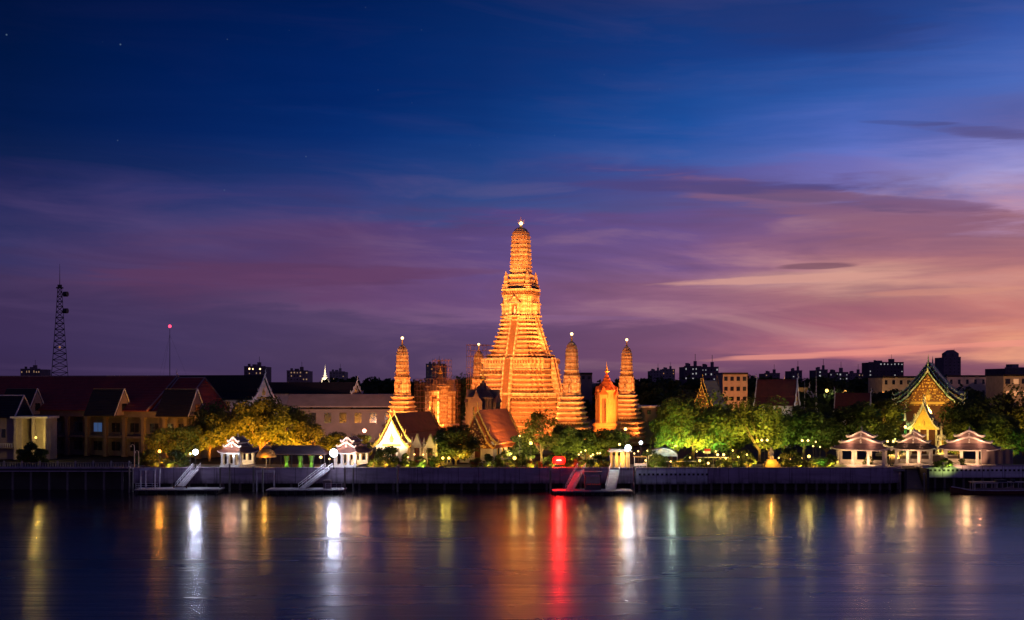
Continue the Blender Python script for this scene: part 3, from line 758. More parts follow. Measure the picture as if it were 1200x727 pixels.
g = thai_hall(1082, 348, 8.2, 10, 14.6, 21.3, ROT, (M['tile_green'], M['gold'], M['wood'], M['plaster']), 'small gate hall with bright gold gable before the large ordination hall', name='gate_hall', group='halls at the right', windows=0, columns=True)
def side_hall(px, D, W, L, ze, zr, rot, label, roof='tile_maroon', group='dim roofs among the trees', barge='whitepaint'):
    return thai_hall(px, D, W, L, ze, zr, rot, (M[roof], M['plaster'], M['plaster'], M[barge]), label, group=group, windows=2, tiers_=1)
side_hall(934, 400, 11, 13, 19.5, 27.9, R(68.2), 'dark red roofed hall with white roof edges left of the thin spires')
side_hall(1020, 430, 8, 12, 16.4, 23.2, R(68.2), 'low dark roofed hall with pale gable under the orange street light')
side_hall(948, 455, 6, 9, 20.4, 25.0, R(20), 'small dim hall with pink lit gable right of the dark red roof')
side_hall(1060, 352, 5, 9, 16.2, 19.2, R(68.2), 'green roofed side building with a red wall left of the gold gate', 'tile_green')
side_hall(310, 395, 13, 34, 21.5, 29.3, R(68.2), 'long blackish roof with pale gable end behind the orange lit trees', 'tile_dark')
side_hall(418, 440, 8, 60, 23.0, 27.0, R(68.2), 'very long low dark roof with small white gable before the white stupa', 'tile_dark')

flood(X(960, 385), 380, 14, X(925, 400), 401, 23, 5000, (.9, .7, .65), 80); flood(X(1050, 410), 405, 14, X(1018, 430), 430, 19, 2500, (1, .5, .3), 80); flood(X(335, 380), 375, 14, X(312, 395), 396, 25, 4500, (.8, .65, .75), 80)  # unseen floods added to brighten the dim halls' roof edges and gables
# ordination hall tiers get warm uplight
flood(X(1078, 352), 352, 18.5, X(1086, 372), 372, 28, 16000, (1, .5, .08), 110); flood(X(1094, 352), 354, 18.5, X(1088, 372), 372, 28, 16000, (1, .5, .08), 110)
flood(X(1060, 345), 345, 9, X(1050, 372), 372, 26, 5000, (.5, 1, .35), 60); flood(X(1125, 350), 350, 10, X(1120, 372), 372, 26, 6000, (.6, 1, .4), 60)
flood(X(1082, 338), 336, 8, X(1082, 348), 348, 18, 9000, (1, .56, .10), 70)
flood(X(448, 312), 312, 8, X(458, 330), 331, 15, 60000, (1.0, .86, .56), 50)
flood(X(436, 322), 320, 9, X(452, 330), 331, 16, 12000, (1.0, .7, .15), 60)
flood(X(600, 312), 308, 9, X(582, 330), 334, 14, 13000, (1, .62, .3), 80)
flood(X(612, 322), 322, 10, X(582, 330), 336, 17, 14000, OR2, 80)
flood(X(540, 312), 309, 8, X(548, 322), 324, 16, 16000, (1, .62, .12), 70)
flood(X(812, 380), 385, 16, X(822, 405), 405, 24, 22000, (1, .5, .1), 60)

# ------------------------------------------------------------------ Chinese style river pavilions
def curved(w, n=12, rise=1.0, tip=.3):
    """roof outline from left tip over the peak to the right tip"""
    pts = []
    for i in range(n + 1):
        u = -1 + 2 * i / n; a = abs(u)
        pts.append((u * w, rise * (1 - a) ** 1.25 * (1 + .15 * math.sin(a * math.pi)) + tip * max(0, a - .72) ** 1.2 * 3))
    return pts
def sala(px, D, W, dp, z_eave, z_top, label, rot=ROT, tiersn=3, cols=4, z0=G, roofm='tile_grey', group='tiered river pavilions', trim='plaster', roofp=190):
    root = empty('river_pavilion', (X(px, D), D, z0), rot, label, 'pavilion', group)
    hw = W / 2; ze = z_eave - z0; H = z_top - z_eave
    b = MB(); b.bx(-hw * .98, hw * .98, -dp / 2, dp / 2, 0, .35); b.bx(-hw * .92, hw * .92, -dp / 2 + .4, dp / 2 - .4, .35, .6); b.build('plinth', M['plaster'], root)
    for j, y in enumerate((-dp * .40, dp * .40)):
        for i in range(cols):
            x = -hw * .84 + hw * 1.68 * i / (cols - 1)
            c = MB(); c.box((x, y, (ze + .6) / 2), (.62, .62, ze - .6)); c.box((x, y, .75), (.8, .8, .3)); c.box((x, y, ze - .25), (.8, .8, .25)); c.build('column', M['plaster'], root)
    b = MB()
    for y in (-dp * .40, dp * .40): b.bx(-hw * .88, hw * .88, y - .25, y + .25, ze - .12, ze + .25)
    for x in (-hw * .84, hw * .84): b.bx(x - .22, x + .22, -dp * .4, dp * .4, ze - .1, ze + .22)
    b.build('beam', M[trim], root)
    b = MB(); b.bx(-hw * .8, hw * .8, dp * .36, dp * .38, .6, 1.5)
    b.build('bench_back', M['plaster'], root)
    # skirt roof: hip with upturned corners
    n = 10; z1 = ze + .2; hs = H * .30
    def skirt(u, v, lift):  # u,v in -1..1
        m_ = max(abs(u), abs(v)); inn = .62
        t = (1 - m_) / (1 - inn)
        return z1 + hs * min(1, t) ** 1.3 + lift * (abs(u * v)) ** 6
    b = MB()
    for off in (0,):
        rings = []
        for (m_, dz) in ((.66, hs), (.78, hs * .52), (.9, hs * .18), (1.0, .0), (1.0, -.2), (.66, -.1)):
            ring = []
            for k in range(4):
                for i in range(n):
                    s = -1 + 2 * i / n
                    u, v = ((s, -1), (1, s), (-s, 1), (-1, -s))[k]
                    lift = .55 * (abs(s) ** 5) * (m_ - .6) / .4
                    ring.append((u * m_ * hw * 1.08, v * m_ * dp * .56, z1 + dz + lift))
            rings.append(ring)
        b.loft(rings)
    b.build('skirt_roof', M[roofm], root)
    b = MB()
    rings = []
    for (o, dz) in ((1.0, .02), (1.03, .02), (1.03, -.22), (1.0, -.22)):
        ring = []
        for k in range(4):
            for i in range(n):
                s = -1 + 2 * i / n
                u, v = ((s, -1), (1, s), (-s, 1), (-1, -s))[k]
                ring.append((u * o * hw * 1.08, v * (dp * .56 + (o - 1) * 6), z1 + dz + .55 * abs(s) ** 5))
        rings.append(ring)
    b.loft(rings, caps=False); b.build('eave_trim', M[trim], root)
    zz = z1 + hs - .1; wd = hw * .78; dd = dp * .36; rem = H - hs
    for t in range(tiersn - 1):
        hh = rem / (tiersn - 1)
        pts = curved(wd, 12, hh * .86, .22)
        outl = [(x, z + zz + .22) for x, z in pts]
        b = MB(); bot = [(x, z - .22) for x, z in outl]
        for (a, c, d, e) in zip(outl[:-1], outl[1:], bot[1:], bot[:-1]): b.extrude_y([a, c, d, e], -dd, dd)
        rf = b.build('upper_roof', M[roofm], root)
        for s in (-1, 1):
            b = MB()
            for (a, c) in zip(outl[:-1], outl[1:]):
                b.extrude_y([(a[0], a[1] + .16), (c[0], c[1] + .16), (c[0], c[1] - .26), (a[0], a[1] - .26)], s * (dd + .05) - .16, s * (dd + .05) + .16)
            b.ball((outl[0][0] - .1, s * dd, outl[0][1] + .2), .28, 6, 4); b.ball((outl[-1][0] + .1, s * dd, outl[-1][1] + .2), .28, 6, 4)
            b.build('roof_moulding', M[trim], root)
            b = MB(); g = [(x * .94, z * .92 + zz) for x, z in pts]
            b.extrude_y([(-wd * .9, zz - .1), (wd * .9, zz - .1)] + [q for q in reversed(g)][1:-1], s * (dd - .3) - .08, s * (dd - .3) + .08); b.build('gable_wall', M['pinkwall'], root)
            b = MB(); b.lathe([(0, .18), (.3, .28), (.5, .12), (.9, .22), (1.2, .05)], (0, s * (dd + .1), zz + hh * .12), 6); b.build('gable_ornament', M['plaster'], root)
        b = MB(); b.bx(-wd * .8, wd * .8, -dd * .85, dd * .85, zz - .25, zz + .05); b.build('roof_neck', M[trim], root)
        for xx in (-wd * .5, wd * .5): light('POINT', (xx, -dd - 1.0, zz + .5), roofp * (1 if t == 0 else .5), (1, .46, .26), .1, parent=root, name='added_roof_light')  # unseen lamps added above the eaves so the roof trims glow
        zz += hh * .82; wd *= .66; dd *= .8
    b = MB(); b.lathe([(0, .25), (.3, .3), (.5, .1), (.8, .16), (1.1, .02)], (0, 0, z_top - z0 - .3), 6); b.build('ridge_ornament', M['plaster'], root)
    return root
sala(1010, 310, 13.2, 8, 9.8, 14.8, 'open pale pavilion with three stacked curved roofs left of the landing stairs')
sala(1136, 313, 13.6, 8, 9.6, 14.9, 'open pale pavilion with three stacked curved roofs left of the grey banner')
sala(1071, 314, 9.8, 7, 9.6, 14.8, 'small gate pavilion with steep dark maroon roof at the head of the stairs', roofm='tile_dark', roofp=120)
sala(412, 310, 6.8, 7.6, 9.0, 13.3, 'bright white pavilion beside the white dock lamp, stacked roof carved', trim='plaster')
sala(279, 310, 6.2, 7.2, 9.0, 13.3, 'white pavilion with glaring gable beside the orange dome umbrella', trim='plaster')
WARM = (1.0, .55, .24)
for px, p, c in ((1010, 800, WARM), (1136, 800, WARM), (1071, 600, WARM), (416, 900, (1, .62, .3)), (283, 500, (1, .66, .3))):
    light('POINT', (X(px, 308), 310, 8.6), p, c, .9, name='pavilion_light')
for px in (993, 1028, 1120, 1152): light('SPOT', (X(px, 303), 303.5, 6.4), 2500, (1, .50, .26), .2, (X((1010 if px < 1060 else 1136), 310), 310, 11), 100, .7, name='pavilion_floodlight')
for px in (1058, 1084): light('SPOT', (X(px, 309), 308.6, 6.4), 800, (1, .50, .28), .2, (X(1071, 314), 314, 11), 100, .7, name='pavilion_floodlight')
light('SPOT', (X(262, 303), 303, 7), 3500, (.85, .9, 1), .2, (X(280, 309), 309, 12.5), 60, .7, name='pavilion_floodlight')
light('SPOT', (X(410, 303), 303, 7), 2500, (1, .50, .22), .2, (X(418, 309), 309, 12), 90, .7, name='pavilion_floodlight')

# ------------------------------------------------------------------ long colonnaded hall on the left
D0 = 340; LH = 88.0; XR = X(236, D0)
root = empty('colonnaded_hall', (XR, D0, G), ROT, 'long dark two storey hall with dull red roof and tall pale columns', 'hall')
hz = Z(484, D0 + 10) - G
ca_, sa_ = math.cos(ROT), math.sin(ROT)
def xr(px, y=0.0):
    """distance along the facade (negative, from its right end) that is seen at this bearing"""
    k = (px - 600) / 1430.0
    bx, by = XR - y * sa_, D0 + y * ca_
    return (k * by - bx) / (ca_ - k * sa_)
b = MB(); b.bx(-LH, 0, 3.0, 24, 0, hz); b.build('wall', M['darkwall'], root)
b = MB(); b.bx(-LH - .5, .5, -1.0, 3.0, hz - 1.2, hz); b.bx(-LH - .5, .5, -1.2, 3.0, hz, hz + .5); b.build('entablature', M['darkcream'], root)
b = MB(); b.bx(-LH, 0, -.2, 3, hz * .42, hz * .47); b.build('balcony_slab', M['darkwall'], root)
for k, px in enumerate([58, 80, 103, 125, 147, 169, 194, 207, 219, 233]):
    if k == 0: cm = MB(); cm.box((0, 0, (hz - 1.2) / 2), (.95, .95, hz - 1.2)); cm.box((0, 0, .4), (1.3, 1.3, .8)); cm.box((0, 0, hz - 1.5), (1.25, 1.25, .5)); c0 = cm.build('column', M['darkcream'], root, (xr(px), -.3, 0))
    else: c = c0.copy(); col.objects.link(c); c.parent = root; c.location = (xr(px), -.3, 0)
wq = MB(); wq.bx(-1.5, 1.5, -.08, .08, 0, 2.6); wf = MB(); wf.bx(-1.7, 1.7, -.12, .04, -.25, -.05); wf.bx(-1.7, -1.5, -.12, .04, -.05, 2.6); wf.bx(1.5, 1.7, -.12, .04, -.05, 2.6); wf.bx(-.05, .05, -.12, -.08, 0, 2.6)
w0 = wq.build('window', M['glassdark'], root); f0 = wf.build('window_frame', M['darkwall'], w0)
first = True
for px in (69, 92, 115, 136, 158, 181, 200, 213):
    for zz in (hz * .55, hz * .12):
        if first: o = w0; first = False
        else: o = copy_tree(w0, root)
        o.location = (xr(px, 2.9), 2.9, zz)
        if px == 115 and zz > hz * .4:
            o.data = o.data.copy(); o.data.materials.clear(); o.data.materials.append(M['g_blue']); o['label'] = 'window glowing dim blue'
def gable_roof(name, mt, parent, x0, x1, y0, y1, z0, z1, hip=0.0, trim=None, over=.25):
    b = MB(); ym = (y0 + y1) / 2; xa, xb = x0 + hip, x1 - hip
    b.loft([[(x0, y0, z0), (x1, y0, z0), (x1, y1, z0), (x0, y1, z0)], [(x0, y0, z0 + over), (x1, y0, z0 + over), (x1, y1, z0 + over), (x0, y1, z0 + over)], [(xa, ym - .1, z1), (xb, ym - .1, z1), (xb, ym + .1, z1), (xa, ym + .1, z1)]])
    o = b.build(name, mt, parent)
    if trim:
        for xx in (x0, x1):
            t = MB(); dx = .22 if xx == x1 else -.22
            for (ya, yb) in ((y0, ym), (y1, ym)):
                t.tube([(xx + dx * .2, ya, z0 + over), (xx + dx * .2, yb, z1 + .1)], .24, 4)
            t.build('verge_board', trim, o)
        t = MB(); t.bx(xa, xb, ym - .2, ym + .2, z1 - .05, z1 + .25); t.build('ridge_cap', trim, o)
    return o
zr = Z(441, 357) - G
gable_roof('roof', M['tile_red'], root, -LH - 2, xr(208, 12), -2, 26, hz + .5, zr, 0, M['pinkwall'])
gable_roof('roof', M['tile_red'], root, xr(208, 12) + .5, xr(240, 12), 0, 24, hz + .5, zr - .5, 0, M['pinkwall'])
for (pa, pb, yd) in ((2, 38, -4), (104, 140, -3), (188, 226, -2)):
    za, zb = Z(488, 350) - G, Z(456, 350) - G
    xa, xb = xr(pa, yd), xr(pb, yd)
    d = gable_roof('dormer_roof', M['tile_dark'], root, xa, xb, yd - 2.2, yd + 6.2, za + .1, zb, 0, None)
    t = MB()
    for (ya, yb) in ((yd - 2.2, yd + 2), (yd + 6.2, yd + 2)): t.tube([(xb + .1, ya, za + .3), (xb + .1, yb, zb + .1)], .2, 4)
    t.build('verge_board', M['plaster'], d)
    t = MB(); t.bx(xa, xb, yd + 1.85, yd + 2.15, zb - .05, zb + .12); t.build('ridge_cap', M['darkcream'], d)
    t = MB(); t.loft([[(xb - .5, yd - 1.5, za + .3), (xb - .5, yd + 5.5, za + .3), (xb - .5, yd + 2, zb - .6)], [(xb + .05, yd - 1.5, za + .3), (xb + .05, yd + 5.5, za + .3), (xb + .05, yd + 2, zb - .6)]]); t.build('dormer_gable', M['pinkwall'], root)
    t = MB(); t.bx(xb + .06, xb + .14, yd + 1.0, yd + 3.0, za + 1.4, za + 3.6); t.build('gable_window', M['glassdark'], root)
# lit porch at its left
root = empty('entrance_porch', (X(36, 336), 336, G), R(-6), 'cream porch lit yellow by a lamp left of the colonnade', 'porch')
b = MB(); b.bx(-5.0, -2.6, 0, 6, 0, 11.4); b.bx(-1.4, -.2, 3, 6, 0, 11.4); b.bx(.2, 4.6, 2, 6, 0, 11.4); b.bx(-2.6, .2, 5, 6, 0, 11.4); b.build('wall', M['cream'], root)
b = MB(); b.bx(-5.6, 5.2, -.8, 6.2, 11.4, 12.0); b.build('cornice', M['plaster'], root)
for x in (-4.2, 1.0, 4.2):
    b = MB(); b.box((x, -.2, 5.7), (.7, .7, 11.4)); b.build('column', M['cream'], root)
b = MB(); b.bx(-2.2, -1.5, 4.85, 4.95, .2, 4); b.build('door', M['wood'], root)
root = empty('balcony_house', (X(6, 336), 336, G), 0, 'greyish house with balcony railing at the far left edge', 'house')
b = MB(); b.bx(-12, 1.8, 2, 12, 0, 11.5); b.build('wall', M['pinkwall'], root)
gable_roof('roof', M['tile_dark'], root, -13, 2.6, 0, 13, 11.5, 17.6, 0, M['plaster'])
b = MB(); b.bx(-12, 2.2, -.6, 2, 3.2, 3.4)
b.build('balcony_floor', M['pinkwall'], root)
b = MB(); b.bx(-12, 2.2, -.62, -.5, 4.4, 4.52)
for k in range(24): b.bx(-11.8 + k * .6, -11.65 + k * .6, -.62, -.5, 3.4, 4.4)
b.build('balcony_rail', M['plaster'], root)
for x in (-1.2, -3.6):
    b = MB(); b.bx(x - .5, x + .5, 1.9, 1.98, 6.0, 8.4); b.build('window', M['glassdark'], root)
flood(X(205, 325), 325, 9, X(207, 345), 345, 19, 14000, (1, .42, .06), 70); flood(X(170, 325), 325, 8, X(166, 345), 350, 15, 2600, (1, .42, .1), 60)  # second flood is unseen, added to bring out the columns

# ------------------------------------------------------------------ long warehouse and near city buildings
root = empty('long_warehouse', (X(338, 430), 430, G), 0, 'long pinkish grey warehouse with a pale roof fascia behind the trees', 'warehouse')
Lw = X(462, 430) - X(338, 430)
b = MB(); b.bx(0, Lw, 4, 24, 0, Z(480, 430) - G); b.build('wall', M['pinkwall'], root)
za, zb = Z(476, 430) - G, Z(462, 440) - G
b = MB(); b.loft([[(-.8, 0, za - .5), (Lw + .8, 0, za - .5), (Lw + .8, 26, za - .5), (-.8, 26, za - .5)], [(-.8, 0, za), (Lw + .8, 0, za), (Lw + .8, 26, za), (-.8, 26, za)], [(-.8, 6.0, zb), (Lw + .8, 6.0, zb), (Lw + .8, 20, zb), (-.8, 20, zb)]]); b.build('roof', M['pinkwall'], root)
for k in range(7):
    x = 2.5 + k * (Lw - 5) / 6
    b = MB(); b.bx(x - 1.2, x + 1.2, 3.9, 3.98, 7, 10.5); b.build('window', M['glassdark'], root)
flood(X(400, 380), 380, 8, X(410, 430), 430, 14, 60000, (1, .55, .42), 100, 1)

def block(name, px0, px1, py0, D, depth, wallm, label, cat='building', group=None, rows=2, cols_=6, roofm=None, litp=.3, lit='g_win', wfrac=.45, parapet=True, zb=G, farlit=None, ht_row=None, rooms=None, seed=0):
    x0, x1 = X(px0, D), X(px1, D); zt = Z(py0, D) - zb; W = x1 - x0
    root = empty(name, (x0, D, zb), 0, label, cat, group)
    b = MB(); b.bx(0, W, 0, depth, 0, zt); b.build('wall', wallm, root)
    b = MB()
    if roofm: b.bx(-.04 * W * .3, W * 1.012, -.6, depth + .6, zt, zt + max(.6, S(D) * 2.2))
    else: b.bx(-.2, W + .2, -.2, .3, zt, zt + .7); b.bx(W * .3, W * .45, depth * .3, depth * .6, zt, zt + 2.6)
    b.build('roof', roofm or wallm, root)
    r = random.Random(seed * 31 + int(px0)); first = {}
    rh = ht_row or 3.4
    ww = W / cols_ * wfrac; wh = rh * .42
    for i in range(rows):
        for j in range(cols_):
            on = r.random() < litp
            mt = M[lit] if on else M['glassdark']
            if rooms and (i, j) in rooms: mt = M[rooms[(i, j)]]
            key = mt.name
            z = zt - rh * (i + 1) + rh * .35; x = W * (j + .5) / cols_
            if z < .5: continue
            if key not in first:
                q = MB(); q.bx(-ww / 2, ww / 2, -.12, .02, 0, wh); o = q.build('window', mt, root, (x, 0, z)); first[key] = o
            else:
                o = first[key].copy(); col.objects.link(o); o.parent = root; o.location = (x + (r.uniform(-.12, .12) * ww if D > 900 else 0), 0, z)
            if D > 900: o.scale = (r.uniform(.45, 1.0), 1, r.uniform(.5, 1.0))
    if D > 900:
        b = MB(); b.bx(W * .6, W * .75, 2, 6, zt, zt + 4.5); b.build('stair_head', wallm, root)
        b = MB(); b.lathe([(0, 1.4), (3, 1.4)], (W * .2, 4, zt), 8); b.build('roof_tank', wallm, root)
        b = MB(); b.tube([(W * .68, 4, zt + 4), (W * .68, 4, zt + 10)], .2, 4); b.build('aerial', M['darksteel'], root)
    return root
block('apartment_building', 1034, 1078, 443, 500, 20, M['cream'], 'cream three storey block seen left of the large nested gable', group='city blocks behind the temple', rows=3, cols_=5, roofm=M['tile_dark'], litp=.05, ht_row=4.2, wfrac=.35)
block('apartment_building', 1110, 1176, 442, 520, 20, M['cream'], 'long cream block with rows of square windows right of the nested gable', group='city blocks behind the temple', rows=3, cols_=7, roofm=M['tile_dark'], litp=.02, ht_row=4.6, wfrac=.3)
block('shop_building', 1176, 1215, 441, 430, 16, M['cream'], 'orange lit building with bright shop window at the right edge', group='city blocks behind the temple', rows=4, cols_=4, roofm=M['tile_dark'], litp=.4, lit='g_win', ht_row=4.2, wfrac=.6)
block('office_building', 847, 876, 439, 490, 16, M['cream'], 'orange lit building with dark balconies beside the tall orange gable', group='city blocks behind the temple', rows=3, cols_=4, roofm=M['tile_dark'], litp=.0, ht_row=4.0, wfrac=.55)
block('small_house', 680, 694, 439, 560, 14, M['farwall2'], 'small purplish house peeping out between two right prangs', group='city blocks behind the temple', rows=1, cols_=2, roofm=M['tile_dark'], litp=0)
block('low_house', 745, 776, 478, 420, 12, M['darkwall'], 'low dark house with white frame right of the last prang', group='city blocks behind the temple', rows=1, cols_=3, roofm=M['whitepaint'], litp=0)
flood(X(862, 470), 462, 12, X(862, 490), 490, 26, 30000, (1, .30, .07), 90); flood(X(1042, 480), 480, 12, X(1040, 500), 500, 25, 9000, (1, .5, .15), 70)
flood(X(1190, 410), 410, 12, X(1190, 430), 430, 24, 12000, (1, .42, .10), 80)
flood(X(1145, 460), 455, 14, X(1145, 520), 520, 24, 60000, (1, .45, .42), 90); flood(X(1055, 460), 455, 14, X(1058, 500), 500, 24, 22000, (.9, .5, .5), 90)

# ------------------------------------------------------------------ far skyline
FS = 'far skyline buildings'
sky_rows = [
 (24, 47, 433, 1300, 'low far building with a row of yellow lights above the red roof at far left', 2, 8, .8, 'g_win', 'farwall'),
 (286, 311, 430, 1200, 'far building with three bright lights above the pale gable end', 3, 6, .15, 'g_win', 'farwall'),
 (336, 361, 435, 1300, 'square far block with many yellowish windows left of the white stupa', 5, 7, .5, 'g_win', 'farwall'),
 (386, 404, 436, 1500, 'plain brownish far block just right of the white stupa', 4, 5, .06, 'g_win', 'farwall2'),
 (499, 522, 427, 1500, 'pinkish far block behind the scaffolded shrine', 5, 5, .1, 'g_wino', 'farwall2'),
 (762, 776, 435, 1600, 'stubby reddish far block left of the white striped one', 4, 4, .1, 'g_wino', 'farwall2'),
 (776, 791, 433, 1700, 'reddish far tower right of the stubby one', 4, 4, .1, 'g_wino', 'farwall2'),
 (802, 822, 430, 950, 'dark far block with a bright white stair strip', 5, 5, .3, 'g_winw', 'farwall'),
 (822, 842, 431, 960, 'far block with scattered white windows touching the white striped one', 4, 6, .4, 'g_winw', 'farwall'),
 (1018, 1059, 425, 1500, 'wide far tower block with a lit top row', 5, 10, .12, 'g_winw', 'farwall'),
 (1106, 1126, 419, 1400, 'tall dark far tower with pointed top right of the nested gable', 7, 4, .0, 'g_winw', 'farwall'),
 (928, 940, 435, 1200, 'narrow far block right of the small gold chedi', 3, 3, .2, 'g_winw', 'farwall'),
 (958, 970, 434, 1100, 'far block with four stacked white windows right of the thin spires', 4, 2, .7, 'g_winw', 'farwall'),
 (972, 994, 437, 1100, 'long low far block with cold lit windows', 3, 6, .5, 'g_winw', 'farwall'),
 (996, 1012, 438, 1300, 'low far block left of the wide tower block', 3, 5, .3, 'g_win', 'farwall'),
 (896, 914, 438, 1300, 'dim far block behind the ridge of the dark red roof', 3, 4, .15, 'g_win', 'farwall'),
 (1178, 1230, 432, 700, 'dark roofed far hall at the right edge of the skyline', 2, 6, .0, 'g_win', 'farwall'),
]
for i, (a, c, t, D, lab, r_, c_, lp, lt, wm) in enumerate(sky_rows):
    rooms = None
    if i == 7: rooms = {(k, 2): 'g_winw' for k in range(5)}
    if i == 9: rooms = {(0, k): 'g_winw' for k in range(3, 10)}
    if i == 1: rooms = {(0, k): 'g_beacon' for k in (1, 2, 4)}
    H_ = Z(t, D) - Z(448, D)
    block('far_building', a, c, t, D, 30, M[wm], lab, group=FS, rows=r_, cols_=c_, litp=lp, lit=lt, ht_row=max(3.6, H_ / (r_ + .5)), seed=i, rooms=rooms)
root = empty('pointed_rooftop', (X(1118, 1400), 1412, Z(419.3, 1400)), 0, 'stepped pointed crown on the tall dark far tower', 'rooftop')
b = MB(); b.loft([[(-7, -8, 0), (7, -8, 0), (7, 8, 0), (-7, 8, 0)], [(-7, -8, 5), (7, -8, 5), (7, 8, 5), (-7, 8, 5)], [(-1, -8, 9), (1, -8, 9), (1, 8, 9), (-1, 8, 9)]]); b.build('crown', M['farwall'], root)

# white stupa on the horizon and other thin spires
def stupa(px, D, ztop, r, mt, label, zb=G, lit=None, name='stupa'):
    root = empty(name, (X(px, D), D, zb), 0, label, 'stupa'); H = ztop - zb
    b = MB(); b.lathe([(0, r), (H * .12, r), (H * .13, r * .85), (H * .25, r * .82), (H * .26, r * .7)], (0, 0, 0), 10); b.build('base', mt, root)
    b = MB(); b.lathe([(H * .26, r * .66), (H * .38, r * .6), (H * .48, r * .36), (H * .52, r * .2)], (0, 0, 0), 12); b.build('bell', mt, root, smooth=True)
    b = MB(); b.lathe([(H * .52, r * .3), (H * .55, r * .3), (H * .56, r * .22), (H * .7, r * .14), (H * .85, r * .06), (H, .04)], (0, 0, 0), 8); b.build('spire', mt, root)
    return root
stupa(381, 900, 39.5, 4.4, M['stupawhite'], 'floodlit white stupa on the skyline', zb=23.0)
block('stupa_podium', 376, 386, 452, 900, 8, M['farwall2'], 'pale block carrying the white stupa', rows=1, cols_=2, litp=0)
flood(X(381, 900) - 6, 880, 26, X(381, 900), 900, 33, 50000, (1, .78, .5), 80); flood(X(381, 900) + 10, 882, 26, X(381, 900), 900, 30, 30000, (1, .78, .5), 80)
stupa(919, 470, 29.8, 1.6, M['gold'], 'small golden chedi showing over the dark red roof ridge')
light('POINT', (X(916, 464), 464, 25.5), 1800, (1, .6, .15), .2, name='chedi_light')
for px, zt in ((943, 27.4), (956.5, 31.2)): 
    stupa(px, 420, zt, 1.2, M['plaster'], 'thin pale spire, %s of the two, right of the dark red roof' % ('shorter' if px < 950 else 'taller'), name='spire_chedi')
for px, zt, q in ((683, 12.0, 'left'), (691, 12.6, 'middle'), (699, 11.6, 'right')):
    stupa(px, 330, zt, .8, M['plaster'], 'small white lit chedi, %s one of three under the trees beside the red lamp' % q, name='small_chedi')

# lattice mast and aerial mast
root = empty('lattice_tower', (X(70, 700), 700, G), R(20), 'dark lattice telecom tower with two drum antennas', 'tower')
ht = Z(338, 700) - G; b = MB(); nlev = 22
hwf = lambda z: 5.2 * (1 - z / ht) ** 1.1 + 1.1
lv = [ht * (1 - (1 - k / nlev) ** 1.15) for k in range(nlev + 1)]
for sx_, sy_ in ((-1, -1), (1, -1), (1, 1), (-1, 1)): b.tube([(sx_ * hwf(z), sy_ * hwf(z), z) for z in lv], .22, 4)
b.build('legs', M['darksteel'], root)
b = MB()
for za, zb in zip(lv[:-1], lv[1:]):
    for k in range(4):
        a_, c_ = [(-1, -1), (1, -1), (1, 1), (-1, 1)][k], [(1, -1), (1, 1), (-1, 1), (-1, -1)][k]
        A = (a_[0] * hwf(za), a_[1] * hwf(za), za); B = (c_[0] * hwf(zb), c_[1] * hwf(zb), zb); C_ = (a_[0] * hwf(zb), a_[1] * hwf(zb), zb); Dd = (c_[0] * hwf(za), c_[1] * hwf(za), za)
        b.tube([A, B], .12, 4); b.tube([Dd, C_], .12, 4); b.tube([C_, B], .12, 4)
b.build('bracing', M['darksteel'], root)
b = MB(); b.bx(-2, 2, -2, 2, ht, ht + .5); b.bx(-1.2, 1.2, -1.2, 1.2, ht + .5, ht + 2); b.build('top_platform', M['darksteel'], root)
b = MB(); b.tube([(0, 0, ht), (0, 0, ht + 14)], [.25, .08], 5); b.build('aerial', M['darksteel'], root)
for zz in (ht - 3.4, ht - 13):
    b = MB(); b.tube([(2.2, -1, zz), (4.2, -2.2, zz)], [1.5, 1.5], 10); b.tube([(.8, 0, zz), (2.3, -1, zz)], .2, 4); b.build('drum_antenna', M['darksteel'], root)
b = MB(); b.ball((0, -2.0, ht * .55), .6); b.build('warning_lamp', M['g_wino'], root)
root = empty('radio_mast', (X(199, 600), 600, G), 0, 'thin mast with a pinkish red light at its tip', 'mast')
zt = Z(384, 600) - G
b = MB(); b.tube([(0, 0, 0), (0, 0, zt * .6), (0, 0, zt)], [.22, .18, .1], 5); b.build('pole', M['darksteel'], root)
b = MB()
for k in range(3):
    a_ = k * 2.1 + .4; b.tube([(0, 0, zt * .93), (18 * math.cos(a_), 18 * math.sin(a_), 0)], .03, 3)
b.build('guy_wires', M['darksteel'], root)
b = MB(); b.ball((0, 0, zt + .6), .8, 8, 6); b.build('warning_lamp', glow('pinkish warning lamp glass', (1, .05, .12), 3), root)

